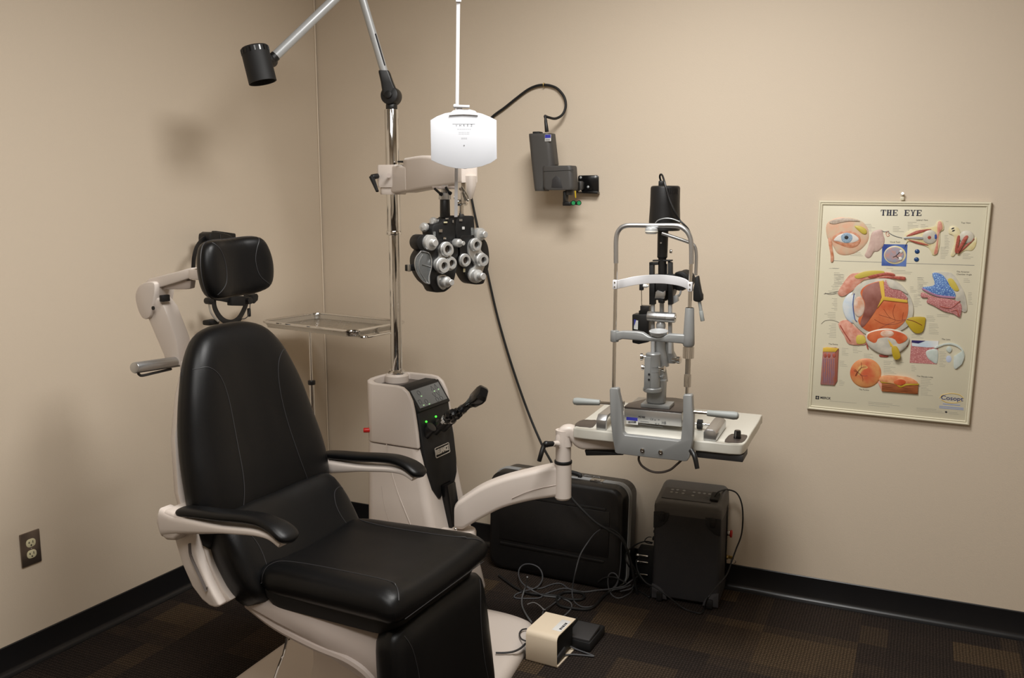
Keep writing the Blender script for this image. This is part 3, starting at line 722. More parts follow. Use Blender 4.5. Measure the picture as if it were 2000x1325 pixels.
# ================================================================== PHOROPTER hanging from the refractor arm
pc = at_depth(882, 490, 2.95)
PH = Frame(pc.x, pc.y, 40)
def build_phoropter():
    t = thing('phoropter', PH, 'black and silver refractor head with round lens dials hanging under the pole arm', 'phoropter')
    P = lambda x, y, d=-.035: PH.y(700+x/4.14, 280+y/4.14, d)
    def outline(pts, d=0, n=3): return catmull_2([((v := P(x, y, d)).x, v.z) for x, y in pts], n)
    def ring(name, x, y, R, depth=.018, d=-.035, hole=.55, par=None, m=knobm, lens=glassd):
        c = P(x, y, d); g = G(); R = R*2.95/1780/4.14*1.0; h = depth
        g.lathe([(R*hole, 0), (R*.95, 0), (R, .002), (R, h*.55), (R*.93, h*.62), (R*.85, h), (R*hole*1.05, h), (R*hole, h*.7), (R*hole, 0)], c, (0, -1, 0), 36, caps=False)
        o = obj(name, g, m, par or t); g = G(); g.cyl(c+Vector((0, -.001, 0)), c+Vector((0, -h*.45, 0)), R*hole*1.01, seg=28); obj('lens', g, lens, o)
        # engraved ticks
        g = G()
        for k in range(24):
            q = 2*PI*k/24; g.box((0, 0, 0), (.0006, .0014, .0004), M=Matrix.Translation(c+Vector((0, -h*.62-.0005, 0))) @ Matrix.Rotation(PI/2, 4, 'X') @ Matrix.Rotation(q, 4, 'Z') @ Matrix.Translation((0, R*.89, 0)))
        return o
    def knob(name, x, y, R, L=.02, d=-.035, d0=0, par=None, m=knobm, small=.5):
        c = P(x, y, d); R = R*2.95/1780/4.14; g = G()
        g.lathe([(0, d0), (R*.98, d0), (R, d0+.002), (R, L*.45), (R*.92, L*.52), (R*small*1.1, L*.58), (R*small, L*.62), (R*small, L*.97), (R*small*.85, L), (0, L)], c, (0, -1, 0), 32, caps=False)
        return obj(name, g, m, par or t)
    # yoke and hanger
    g = G(); a = P(714, 440, -.01); b = P(732, 600, -.01)
    g.cyl((a.x, -.0, b.z), (a.x, 0, a.z), .0165, .0155, seg=28, bevel=.001); nk = obj('hanger_tube', g, blackp, t)
    g = G(); g.lathe([(.019, -.012), (.0195, -.01), (.0195, .008), (.018, .01), (0, .01)], (a.x, 0, a.z+.006), (0, 0, 1), 28); g.cyl((a.x, 0, a.z+.014), (a.x, 0, a.z+.04), .011, seg=20); obj('hanger_ring', g, alum, t)
    g = G(); z = a.z+.03; 
    g.prism([(a.x+x, y) for x, y in rrect(.075, .05, .012)], 2, z-.003, z+.006, .002); obj('swivel_plate', g, puttyd, t)
    for x0, y0, x1, y1 in ((662, 408, 618, 368), (735, 400, 708, 358)):
        g = G(); p = P(x0, y0, -.02); q = P(x1, y1, -.03); g.cyl(p, q, .004, seg=12); g.cyl(p, p+Vector((.006, .0, -.003)), .006, seg=12); obj('tilt_lever', g, blackp, t)
    # chrome levelling clamp beside the tube
    g = G(); p = P(832, 380, .0); g.box(p+Vector((0, 0, -.01)), (.022, .03, .07), .003); g.cyl(p+Vector((-.02, 0, -.04)), p+Vector((.02, 0, -.04)), .010, seg=20, bevel=.002)
    g.cyl(p+Vector((.0, 0, -.085)), p+Vector((0, 0, -.03)), .009, seg=20, bevel=.002); lc = obj('level_clamp', g, chrome, t)
    g = G(); g.tube([P(835, 350, -.02), P(880, 420, -.02), P(893, 455, -.02), P(880, 460, -.02), P(850, 395, -.02)], .0028, 8); obj('wing_lever', g, steel, lc)
    # upper black housings
    lp = []
    g = G(); o = outline([(650, 612), (735, 605), (748, 640), (745, 780), (700, 790), (590, 778), (560, 740), (556, 690), (572, 655), (636, 640)], .0, 2); g.prism(o, 1, -.028, .03, .004); lh = obj('upper_housing', g, blackm, t)
    g = G(); o = outline([(748, 610), (880, 585), (892, 622), (890, 735), (800, 745), (752, 770)], .0, 2); g.prism(o, 1, -.03, .03, .004); rh = obj('upper_housing', g, blackm, t)
    g = G(); o = outline([(690, 600), (800, 590), (800, 690), (745, 780), (735, 690)], 0, 2); g.prism(o, 1, -.02, .035, .004); obj('bridge', g, blackp, t)
    for x, y, w, h, m in ((660, 708, 26, 24, steel), (844, 686, 20, 22, labelw), (700, 640, 28, 12, ivory), (692, 768, 22, 18, chrome), (822, 622, 26, 18, alum), (712, 610, 22, 12, alum), (760, 632, 10, 22, alum)):
        g = G(); c = P(x, y, -.029); k = 2.95/1780/4.14; g.box(c+Vector((0, -.003, 0)), (w*k*1.2, .003, h*k), .0008); obj('scale_window', g, m, lh)
    # levelling / vertex knobs (spheres at upper left and right)
    for x, y, R in ((608, 632, 32), (535, 680, 36), (898, 600, 16), (902, 643, 24)):
        g = G(); c = P(x, y, 0); r = R*2.95/1780/4.14; g.lathe([(0, -r*.9), (r*.7, -r*.75), (r, -r*.2), (r, r*.4), (r*.8, r*.8), (0, r)], c, (-1, -.3, .1) if x < 700 else (1, -.3, 0), 24, caps=False); g.cyl(c, c+Vector((.03 if x < 700 else -.02, 0, 0)), r*.5, seg=16)
        obj('adjust_knob', g, knobm, t)
    knob('centre_knob', 783, 805, 34, .045, -.03)
    # ---- left battery
    bat = G(); o = outline([(575, 780), (640, 770), (745, 790), (765, 850), (768, 950), (748, 1040), (738, 1090), (715, 1150), (672, 1190), (640, 1200), (575, 1198), (545, 1150), (500, 1110), (462, 1050), (442, 980), (445, 915), (475, 860), (505, 810)], 0, 3)
    bat.prism(o, 1, -.03, .022, .006); lb = obj('lens_battery', bat, blackp, t)
    kr = P(485, 800, 0); g = G(); r = 62*2.95/1780/4.14; g.cyl(kr+Vector((0, .015, 0)), kr+Vector((0, -.028, 0)), r, seg=32, bevel=.003); obj('dial_housing', g, blackp, lb)
    knob('sphere_dial', 558, 803, 62, .045, -.02, par=lb, small=.45)
    g = G(); o = outline([(505, 872), (560, 880), (588, 940), (590, 1000), (572, 1075), (573, 1138), (530, 1120), (485, 1070), (458, 1000), (460, 930)], -.03, 3); g.prism(o, 1, -.036, -.028, .002); hm_ = obj('side_window', g, glassm, lb, label='clear half-moon side window')
    g = G(); g.tube([P(x, y, -.037) for x, y in ((505, 872), (575, 895), (592, 985), (572, 1075), (574, 1138))], .0018, 8); g.tube([P(x, y, -.037) for x, y in ((505, 872), (462, 930), (458, 1000), (485, 1070), (530, 1122), (574, 1138))], .0018, 8); g.tube([P(x, y, -.037) for x, y in ((520, 900), (492, 960), (500, 1040), (560, 1130))], .0012, 8); g.tube([P(x, y, -.037) for x, y in ((515, 980), (590, 1000))], .001, 8)
    obj('window_rim', g, alum, hm_)
    g = G(); p = P(445, 1005, -.01); q = P(395, 1008, -.01); g.box((p+q)/2, (.034, .012, .02), .002); c = q; g.box(c+Vector((.002, -.008, 0)), (.012, .004, .022), .001, mi=1); obj('side_peg', g, [blackp, steel], lb)
    g = G(); o = outline([(690, 800), (745, 820), (757, 880), (735, 915), (775, 945), (775, 1000), (735, 1030), (690, 1030), (635, 1040), (600, 1000), (605, 950), (640, 915), (640, 850)], -.03, 3); g.prism(o, 1, -.041, -.03, .003); ap = obj('auxiliary_plate', g, knobm, lb)
    ring('lens_ring', 697, 855, 58, .02, -.041, .52, ap)
    ring('lens_ring', 735, 968, 52, .016, -.041, .5, ap)
    ring('lens_ring', 664, 988, 62, .022, -.043, .45, ap)
    g = G(); o = outline([(640, 1070), (690, 1062), (725, 1100), (715, 1150), (680, 1185), (645, 1160), (632, 1110)], -.03, 3); g.prism(o, 1, -.037, -.03, .002); kp2 = obj('cylinder_plate', g, knobm, lb)
    knob('cylinder_knob', 682, 1118, 44, .05, -.034, par=kp2, small=.55)
    g = G(); p = P(608, 745, -.03); g.cyl(p+Vector((0, -.004, -.012)), p+Vector((0, -.004, .012)), .004, seg=12); obj('level_vial', g, glassm, t)
    g = G(); p = P(915, 712, -.03); g.cyl(p+Vector((0, -.004, -.012)), p+Vector((0, -.004, .012)), .004, seg=12); obj('level_vial', g, glassm, t)
    # ---- right battery
    bat = G(); o = outline([(785, 745), (850, 735), (900, 740), (960, 760), (995, 800), (1012, 870), (1015, 950), (1000, 1040), (978, 1110), (960, 1134), (890, 1136), (850, 1110), (815, 1050), (788, 980), (778, 900), (775, 820)], 0, 3)
    bat.prism(o, 1, -.03, .022, .006); rb = obj('lens_battery', bat, blackp, t)
    knob('sphere_dial', 960, 735, 52, .045, -.02, par=rb, small=.5)
    g = G(); o = outline([(900, 780), (945, 765), (985, 800), (975, 860), (1010, 900), (1018, 960), (990, 1040), (1000, 1075), (960, 1125), (905, 1120), (880, 1070), (895, 1020), (930, 985), (880, 900), (878, 830)], -.03, 3); g.prism(o, 1, -.041, -.03, .003); ap = obj('auxiliary_plate', g, knobm, rb)
    ring('lens_ring', 930, 820, 52, .02, -.041, .5, ap); ring('lens_ring', 982, 942, 56, .022, -.042, .45, ap); ring('lens_ring', 848, 945, 54, .016, -.032, .52, rb)
    knob('cylinder_knob', 935, 1070, 52, .05, -.034, par=ap, small=.55)
    g = G(); p = P(856, 1028, -.031); g.box(p, (.008, .002, .012), .001); obj('scale_window', g, ivory, rb)
    return t
build_phoropter()

# ------------------------------------------------------------------ near point rod and card
def build_card():
    b0 = at_depth(890.5, 424, 2.92); b1 = at_depth(895.5, -45, 2.78)
    fr = Frame(b0.x, b0.y, 3)
    t = thing('near_point_rod', fr, 'long slim white rod rising from the refractor head to the top edge', 'rod')
    g = G(); p0 = fr.loc(b0); p1 = fr.loc(b1); g.loft([[p0+Vector((x, y, 0)) for x, y in rrect(.0105, .005, .001, 2)], [p1+Vector((x, y, 0)) for x, y in rrect(.0105, .005, .001, 2)]]); obj('rod', g, white, t)
    g = G(); q = fr.loc(at_depth(895.5, 0, 2.79)); g.box(q, (.016, .010, .012), .002); obj('rod_stop', g, white, t)
    g = G(); g.box(p0+Vector((0, 0, .06)), (.0125, .008, .008), .001); obj('rod_catch', g, alum, t)
    cc = at_depth(905.5, 270, 2.81); fc = Frame(cc.x, cc.y, 4)
    t = thing('near_point_card', fc, 'round-sided white reading chart card with small letters clipped to the rod', 'chart card')
    P = lambda px, py, d=-.004: fc.y(px, py, d)
    o = []
    k = 701/180  # zoom factor of the reading used
    for x, y in ((80, 915), (130, 885), (190, 862), (260, 850), (333, 846), (400, 850), (470, 864), (530, 888), (583, 915), (584, 1060), (586, 1208), (540, 1240), (470, 1266), (400, 1279), (333, 1284), (270, 1280), (200, 1264), (140, 1243), (86, 1218), (83, 1060)):
        v = P(820+x/k, y/k); o.append((v.x, v.z))
    g = G(); g.prism(o, 1, -.003, .0, .0006); cd = obj('card', g, whitem, t)
    g = G(); c = P(907.5, 314, .001); g.cyl((c.x, .0005, c.z), (c.x, .003, c.z), .0245, seg=40); obj('rear_disc', g, whitem, t)
    g = G(); o = []
    for x, y in ((222, 880), (228, 862), (255, 840), (300, 832), (380, 834), (420, 845), (442, 868), (443, 880), (380, 875), (330, 873), (280, 875)): v = P(820+x/k, y/k); o.append((v.x, v.z))
    g.prism(o, 1, -.008, -.003, .001); obj('card_clamp', g, white, t)
    g = G(); a = P(820+255/k, 808/k, -.01); b = P(820+378/k, 812/k, -.01); g.cyl(a, b, .0045, seg=16, bevel=.001); g.box(P(820+272/k, 809/k, -.004), (.014, .014, .012), .003); g.box(P(820+300/k, 822/k, -.004), (.018, .006, .01), .002); obj('clamp_screw', g, white, t)
    # printing
    M = lambda px, py: Matrix.Translation(P(px, py, -.0032)) @ Matrix.Rotation(PI/2, 4, 'X')
    g = G(); s_ = .0083
    for ch, x in zip('VHREZ', (278, 307, 336, 364, 393)): g.text(ch, s_, M(820+x/k, 956/k), .0001)
    a = P(820+248/k, 944/k, -.0032); b = P(820+420/k, 944/k, -.0032); g.box((a+b)/2, ((b-a).length, .0004, .0007))
    for y, x0, x1, n, h in ((984, 291, 382, 7, .0018), (1008, 300, 372, 7, .0013), (1020, 300, 372, 7, .0013), (1050, 318, 356, 6, .0007), (1058, 318, 356, 6, .0006)):
        for j in range(n): g.box(P(820+(x0+(x1-x0)*j/(n-1))/k, y/k, -.0032), (.0014, .0004, h))
    obj('lettering', g, inkd, cd)
    g = G(); c = P(820+337/k, 1106/k, -.003); g.cyl(c, c+Vector((0, -.001, 0)), .0018, seg=14); obj('eyelet', g, inkg, cd)
build_card()

# ================================================================== INSTRUMENT TABLE
SL = Frame(.46, 2.95, -22.3)
ZT = .80
def build_table():
    t = thing('instrument_table', SL, 'off-white rounded table top held on the end of the beige swing arm', 'table')
    g = G(); x0, x1, y0, y1 = -.247, .317, -.078, .362
    out = catmull_2([(x0, y0+.03), (x0+.02, y0+.002), (-.1, y0-.002), (.2, y0-.002), (x1-.03, y0), (x1-.002, y0+.03), (x1, .1), (x1, y1-.03), (x1-.03, y1), (0, y1), (x0+.03, y1), (x0, y1-.03), (x0, .15)], 4)
    g.prism(out, 2, ZT-.034, ZT, .007, bseg=4); top = obj('table_top', g, offw, t)
    def pad(pts):
        return catmull_2([((v := SL.z(1080+x/4.416, 640+y/4.416, ZT)).x, v.y) for x, y in pts], 2)
    g = G(); g.prism(pad(((190, 850), (210, 820), (260, 798), (330, 800), (382, 805), (345, 862), (290, 862))), 2, ZT-.004, ZT+.0012, .0004); obj('control_inset', g, brown, top)
    g = G(); g.prism(pad(((1480, 990), (1500, 950), (1540, 920), (1610, 924), (1675, 932), (1665, 965), (1630, 995), (1550, 996))), 2, ZT-.004, ZT+.0012, .0004); ci = obj('control_inset', g, brown, top)
    c = SL.z(1080+1590/4.416, 640+958/4.416, ZT); g = G(); g.lathe([(.0115, 0), (.012, .002), (.0105, .024), (.009, .027), (0, .027)], c, (0, 0, 1), 20); kn = obj('dimmer_knob', g, blackg, ci)
    g = G(); g.box(c+Vector((-.004, -.009, .014)), (.003, .004, .022)); obj('pointer', g, alum, kn)
    # electric box beneath
    g = G(); g.box((.24, -.02, ZT-.047), (.15, .1, .022), .003); obj('power_box', g, darkg, t)
    g = G(); g.prism([(-.215, ZT-.083), (-.08, ZT-.080), (-.08, ZT-.086), (-.21, ZT-.102)], 1, -.04, .05, .002); obj('bracket_plate', g, blackm, t)
    # elbow arm
    L = lambda px, py, Y: SL.loc(at_depth(px, py, Y))
    e = L(1100, 905, 3.02)
    g = G(); g.lathe([(.0295, 0), (.0305, .002), (.0305, .009), (.029, .011)], (e.x, e.y, e.z+.0), (0, 0, 1), 36); obj('bearing_ring', g, rubber, t)
    zt = L(1110, 826, 3.0).z
    g = G(); g.lathe([(.0265, e.z+.010), (.0265, e.z+.09), (.027, zt-.03)], (e.x, e.y, 0), (0, 0, 1), 36)
    path = [(e.x, e.y, zt-.085), (e.x, e.y, zt-.065), (e.x+.003, e.y+.001, zt-.046), (e.x+.012, e.y+.003, zt-.036), (e.x+.03, e.y+.008, zt-.038), (e.x+.06, e.y+.012, ZT-.0575), (e.x+.11, e.y+.02, ZT-.0575), (e.x+.20, e.y+.05, ZT-.0575), (e.x+.30, e.y+.10, ZT-.0575)]
    loops = []; sec = rrect(.05, .06, .018, 5)
    zcap = ZT-.0355
    P = catmull(path, 5)
    for i, p in enumerate(P):
        d = (P[min(i+1, len(P)-1)]-P[max(i-1, 0)]).normalized(); s = Vector((-.25, .97, 0)); u = d.cross(s).normalized(); tt = i/(len(P)-1); kk = 1-.3*min(1, tt/.6); loops.append([p+s*a+u*b*kk for a, b in sec])
    g.loft(loops); el = obj('elbow_arm', g, putty, t)
    # clamp lever
    g = G(); a = L(1088, 868, 2.985); g.cyl(a, L(1080, 867, 2.965), .012, .008, seg=20); obj('lever_boss', g, putty, t)
    g = G(); q0 = L(1082, 867, 2.97); q1 = L(1067, 868, 2.96); q2 = L(1053, 901, 2.95); g.tube([q0, q1], .0085, 16, 1, smooth=False, r2=.011); g.tube([q1+Vector((0, 0, .004)), L(1062, 872, 2.96), L(1057, 887, 2.95), q2], .009, 14, 5, r2=.0075); g.sphere(q1, .0115, seg=14)
    obj('clamp_lever', g, blackp, t)
    g = G(); q0 = L(1350, 880, 2.72); q1 = L(1357, 893, 2.70); q2 = L(1362, 916, 2.69); g.tube([q0, q1, q2], .0085, 14, 5, r2=.007); obj('tilt_lever', g, blackp, t)
build_table()

# ================================================================== SLIT LAMP
def build_slit_lamp():
    t = thing('slit_lamp', SL, 'silver-grey slit lamp microscope with chin rest standing on the off-white table', 'slit lamp', z=0)
    yf = -.11
    A = lambda x, y, d=yf: SL.y(1100+x/3.58, 330+y/3.58, d)      # upper reading
    B = lambda x, y, d=yf: SL.y(1080+x/4.416, 640+y/4.416, d)    # lower reading
    C = lambda x, y, d: SL.y(1220+x/5.094, 520+y/5.094, d)       # middle reading
    # ---- yoke
    o = [((v := B(*q)).x, v.z) for q in ((498, 528), (508, 518), (562, 518), (571, 528), (574, 560), (592, 640), (612, 900), (630, 922), (850, 945), (1085, 972), (1110, 965), (1128, 780), (1130, 585), (1138, 574), (1196, 574), (1206, 585), (1210, 680), (1220, 760), (1212, 960), (1185, 1110), (1165, 1142), (1140, 1146), (850, 1115), (565, 1080), (545, 1068), (525, 950), (505, 780))]
    g = G(); g.prism(o, 1, yf-.014, yf+.014, .005, bseg=3); yk = obj('chin_rest_yoke', g, greyp, t)
    g = G()
    for k, (x, y) in enumerate(((540, 700), (1168, 760))):
        pass
    for x, y in ((772, 1060), (929, 1076)):
        g = G(); c = B(x, y, yf-.0145); g.lathe([(.0075, 0), (.007, .003), (.004, .0032), (.003, .001), (0, .001)], c, (0, -1, 0), 20, caps=False); obj('bolt', g, chrome, yk)
    # side columns swelling (round sockets)
    for x, y0, y1 in ((534, 518, 640), (1168, 574, 700)):
        g = G(); a = B(x, y0); b = B(x, y1); g.lathe([(.012, 0), (.0135, .004), (.0135, (a-b).length), (.009, (a-b).length+.015)], Vector((a.x, yf, a.z)), (0, 0, -1), 24); obj('rod_socket', g, greyp, yk)
    # hand grips
    for s, (r0, r1, g0, g1) in ((-1, ((500, 655), (405, 650), (405, 648), (175, 636))), (1, ((1215, 728), (1330, 738), (1330, 738), (1602, 764)))):
        a, b, c, d = B(*r0, yf-.0), B(*r1, yf-.0), B(*g0, yf-.0), B(*g1, yf-.0)
        g = G(); g.cyl(a, b+(d-c).normalized()*.01, .0055, seg=18); ro = obj('grip_rod', g, chrome, yk)
        L = (d-c).length; g = G(); g.lathe([(.0085, 0), (.0095, .002), (.0115, L*.55), (.0128, L*.85), (.011, L*.96), (.006, L)], c, d-c, 24); obj('hand_grip', g, gript, yk)
    # ---- uprights
    xl = A(368, 700).x; xr = A(893, 700).x
    zt = A(620, 397).z; zb1 = B(534, 520).z; zb2 = B(1168, 575).z
    z1 = A(368, 655).z
    g = G(); g.cyl((xl, yf, zb1), (xl, yf, z1), .0058, seg=20); obj('upright_rod', g, chrome, t)
    g = G(); g.cyl((xr, yf, zb2), (xr, yf, A(893, 660).z), .0058, seg=20); obj('upright_rod', g, chrome, t)
    # knurled adjusters, sleeve
    def knurl(za, zb, r, x=xr, n=28):
        g = G(); L = [];
        pts = [(r*(1+(.05 if k % 2 else -.03))*math.cos(PI*k/n), r*(1+(.05 if k % 2 else -.03))*math.sin(PI*k/n)) for k in range(2*n)]
        g.prism([(x+a, yf+b) for a, b in pts], 2, zb, za, 0); return g
    obj('height_knob', knurl(B(1180, 165).z, B(1180, 265).z, .0165), chrome, t)
    obj('lock_knob', knurl(B(1175, 402).z, B(1175, 512).z, .0105), chrome, t)
    g = G(); g.cyl((xr, yf, B(0+1180, 270).z), (xr, yf, B(1175, 405).z), .0085, seg=24); obj('threaded_sleeve', g, steel, t)
    za, zb = A(890, 972).z, A(890, 1240).z
    g = G(); g.lathe([(.0125, za), (.0138, za-.004), (.0175, zb+.03), (.0185, zb+.006), (.016, zb), (.0, zb)], (xr, yf, 0), (0, 0, 1), 32); g.lathe([(0, za), (.0125, za)], (xr, yf, 0), (0, 0, 1), 32, caps=False); slv = obj('chin_rest_sleeve', g, greyp, t)
    # chin bar
    o = [((v := A(*q)).x, v.z) for q in ((372, 1140), (420, 1132), (520, 1135), (560, 1142), (600, 1168), (655, 1180), (700, 1172), (740, 1152), (860, 1158), (860, 1225), (820, 1218), (700, 1208), (560, 1200), (420, 1188), (372, 1205))]
    g = G(); g.prism(o, 1, yf-.012, yf+.012, .004, bseg=3)
    a = A(367, 1130); b = A(367, 1210); g.cyl((xl, yf, b.z), (xl, yf, a.z), .0135, seg=28, bevel=.003); cb_ = obj('chin_bar', g, greyp, t)
    g = G(); c = A(665, 1140); g.lathe([(.0, -.022), (.012, -.02), (.026, -.008), (.030, .002), (.0285, .003), (.018, -.004), (0, -.007)], c+Vector((0, .004, .0)), (0, -.12, 1), 32, caps=False); obj('chin_cup', g, greyl, cb_)
    # top hoop
    xs = [(369, 660), (369, 560), (370, 500), (378, 452), (402, 415), (440, 398), (500, 395), (620, 397), (780, 397), (830, 410), (870, 445), (890, 490), (896, 540), (897, 600), (897, 665)]
    g = G(); g.tube([A(*q) for q in xs], .0075, 16, 5); hp = obj('head_hoop', g, alum, t)
    # disc on the hoop and stay
    g = G(); c = A(617, 428, yf-.01); g.lathe([(.014, -.012), (.0185, -.010), (.0195, -.002), (.0195, .001), (.018, .006), (.008, .009), (0, .009)], c, (0, 0, 1), 32); obj('hoop_disc', g, greyl, hp)
    g = G(); g.lathe([(.0192, -.007), (.0200, -.006), (.0200, -.003), (.0192, -.002)], c, (0, 0, 1), 32); obj('disc_band', g, offw, hp)
    g = G(); g.tube([A(690, 450, yf+.01), A(780, 480, yf+.015), A(880, 515, yf+.02), A(918, 540, yf+.02), A(930, 590, yf+.02), A(930, 660, yf+.02), A(927, 745, yf+.02)], .0052, 12, 5); st = obj('fixation_arm', g, alum, t)
    g = G(); g.prism([((v := A(*q)).x, v.z) for q in ((915, 760), (940, 748), (948, 800), (962, 870), (970, 885), (970, 925), (935, 935), (905, 925), (905, 850), (915, 800))], 1, yf+.005, yf+.03, .004); obj('fixation_joint', g, blackm, st)
    g = G(); a = A(952, 925, yf+.015); b = A(975, 1065, yf+.015); g.tube([a, b], .0052, 14, 1, smooth=False); g.cyl(a+(b-a)*.5, b, .0065, seg=16, bevel=.001); obj('fixation_lamp', g, gript, st)
    # forehead band
    g = G(); pts = []
    for x, y, d in ((370, 812, 0), (385, 808, .004), (430, 798, .03), (500, 783, .05), (600, 772, .062), (700, 772, .062), (790, 783, .05), (850, 800, .028), (884, 824, .004), (893, 826, 0)):
        pts.append(A(x, y, yf+d*.85))
    P_ = catmull(pts, 5); L = []
    for i, p in enumerate(P_):
        d = P_[min(i+1, len(P_)-1)]-P_[max(i-1, 0)]; d.z = 0; d.normalize(); nn = Vector((-d.y, d.x, 0)); L.append([p+nn*a+Vector((0, 0, b)) for a, b in rrect(.003, .028, .0013, 3)])
    g.loft(L); fb = obj('forehead_band', g, white, t)
    for x, y in ((365, 808), (889, 824)):
        g = G(); c = A(x, y); g.box(c, (.015, .018, .030), .003); bb_ = obj('band_clip', g, white, fb)
        for dz in (.007, -.007):
            g = G(); g.cyl(c+Vector((0, -.0088, dz)), c+Vector((0, -.0105, dz)), .0025, seg=12); obj('screw', g, steel, bb_)
    # ---- cross slide base
    z0 = ZT+.022
    bx = SL.z(1222, 838, z0); bx2 = SL.z(1333, 848, z0)
    x0, x1 = -.093, .103; yb = .005
    g = G(); o = [(x0, yb), (x1, yb), (x1+.002, yb+.19), (x0, yb+.19)]
    g.prism(o, 2, z0-.004, z0+.042, .003); bs = obj('slide_base', g, alum, t)
    g = G(); tz = z0+.042
    o = catmull_2([(x0+.001, yb+.001), (0, yb+.001), (x1-.001, yb+.001), (x1-.001, yb+.10), (x1-.012, yb+.165), (x1-.05, yb+.2), (.0, yb+.2), (x0+.05, yb+.19), (x0+.012, yb+.13), (x0+.002, yb+.06)], 3)
    g.prism([(x0, yb), (x1, yb), (x1, yb+.12), (x1-.03, yb+.19), (.04, yb+.2), (x0+.06, yb+.19), (x0, yb+.06)], 2, tz, tz+.006, .002); obj('base_cover', g, brown, t)
    def front(x, y, w, h, m, name, par, th=.0006):
        c = B(x, y, yb-.0005); g = G(); g.box(c, (w/4.416*2.83/1780, th, h/4.416*2.83/1780), 0); return obj(name, g, m, par)
    lb = front(683, 808, 112, 62, labelw, 'asset_label', bs); front(682, 790, 108, 30, labelb, 'label_header', lb, .001)
    TM = lambda x, y: Matrix.Translation(B(x, y, yb-.0012)) @ Matrix.Rotation(PI/2, 4, 'X')
    g = G(); rnd = random.Random(3)
    for k in range(22): g.box(B(650+k*3.2, 817, yb-.001), (.0005 if rnd.random() < .5 else .001, .0004, .007))
    obj('barcode', g, inkd, lb)
    g = G()
    g.text('BQ 900', .007, TM(765, 774), .0002, bold=.0003)
    obj('lettering', g, inkd, bs)
    g = G(); g.text('CE', .0095, TM(851, 794), .0002, bold=.0002); g.text('HS', .0125, TM(956, 826), .0002, bold=.0004)
    for x, y, w in ((800, 792, 44), (790, 815, 80), (780, 838, 70), (880, 852, 150), (880, 800, 16), (912, 797, 14), (887, 832, 14), (910, 836, 14)): g.box(B(x, y, yb-.001), (w/4.416*.00159, .0004, .0011 if w > 20 else .004))
    obj('lettering', g, inkg, bs)
    # rails, feet
    for s, xx in ((-1, -.150), (1, .208)):
        g = G(); y0_, y1_ = -.068, .115
        if s < 0:
            g.prism([(y0_, ZT), (y0_, ZT+.035), (y0_+.02, ZT+.05), (y1_-.02, ZT+.05), (y1_, ZT+.035), (y1_, ZT), (y1_-.012, ZT), (y1_-.012, ZT+.03), (y1_-.025, ZT+.038), (y0_+.03, ZT+.038), (y0_+.012, ZT+.03), (y0_+.012, ZT)][::1], 0, xx-.017, xx+.017, .003)
        else:
            g.prism([(xx-.02, ZT), (xx-.02, ZT+.028), (xx-.01, ZT+.038), (xx+.01, ZT+.038), (xx+.022, ZT+.028), (xx+.022, ZT)], 1, y0_, y1_, .004)
        rr = obj('rail_cover', g, alum, t)
    g = G(); g.cyl((-.155, .06, ZT+.02), (.2, .06, ZT+.02), .0055, seg=18); ax = obj('slide_axle', g, chrome, t)
    for xx in (-.128, .155):
        g = G(); 
        g.prism([(.06+.0155*(1+(.08 if k % 2 else 0))*math.cos(PI*k/22), ZT+.019+.0155*(1+(.08 if k % 2 else 0))*math.sin(PI*k/22)) for k in range(44)], 0, xx-.01, xx+.006, 0); obj('slide_wheel', g, blackm, t)
    g = G(); c = SL.z(1219, 803, z0+.04); g.cyl((x0-.006, yb+.01, z0+.03), (x0-.006, yb+.01, z0+.055), .003, seg=12); g.cyl((x0-.006, yb+.01, z0+.052), (x0-.006, yb+.01, z0+.064), .006, seg=18, bevel=.001); obj('lock_screw', g, steel, t)
    # ---- column
    cy = .055; c0_ = B(892, 725, cy-.03); cx = B(892, 700, cy).x; zp = tz+.006
    g = G(); g.box((cx+.004, cy, zp+.006), (.098, .075, .012), .002)
    obj('column_foot', g, greyp, t)
    g = G(); za = zp+.012; zA = B(890, 640, cy).z; zB = B(890, 470, cy).z
    g.cyl((cx, cy, za-.002), (cx, cy, zA+.004), .0255, seg=36)
    g.loft([[(cx+x-.001, cy+y, z) for x, y in rrect(w, .058, .02, 6)] for z, w in ((zA-.001, .058), (zA+.003, .062), (zB-.02, .062), (zB+.01, .064))], bevel=.002)
    g.loft([[(cx+x+.002, cy+.02+y, z) for x, y in rrect(w, .05, .02, 6)] for z, w in ((zB+.0, .058), (zB+.02, .052), (zB+.05, .04), (zB+.09, .03))])
    obj('column', g, greyp, t)
    # collar and front drum with scale
    zc = B(850, 530, .02).z; xc = B(857, 400, .012).x; yc = .018
    g = G(); g.lathe([(.028, -.008), (.031, -.005), (.031, .004), (.028, .007), (.0, .007)], (xc, yc, zc), (0, 0, 1), 32); obj('column_collar', g, greyp, t)
    z2 = B(857, 222, .012).z
    g = G(); g.lathe([(.0, zc+.008), (.0245, zc+.008), (.0245, z2-.003), (.022, z2), (0, z2)], (xc, yc, 0), (0, 0, 1), 36, caps=False)
    g.box((xc-.012, yc-.020, (zc+z2)/2-.004), (.022, .014, (z2-zc)*.9), .003); dr_ = obj('pivot_drum', g, greyp, t)
    for x, y in ((829, 404), (828, 450)):
        g = G(); c = B(x, y, yc-.0275); g.cyl(c, c+Vector((0, -.001, 0)), .0035, seg=14); obj('screw_hole', g, blackm, dr_)
    g = G(); z = B(880, 348, yc).z
    for dz in (-.011, .006): g.tube([(xc+.0248*math.cos(q), yc+.0248*math.sin(q), z+dz) for q in [-1.5+k*.12 for k in range(18)]], .0004, 4, 1, smooth=False)
    for k in range(14): q = -1.4+k*.12; g.box((xc+.0248*math.cos(q), yc+.0248*math.sin(q), z+.002), (.0006, .0006, .005))
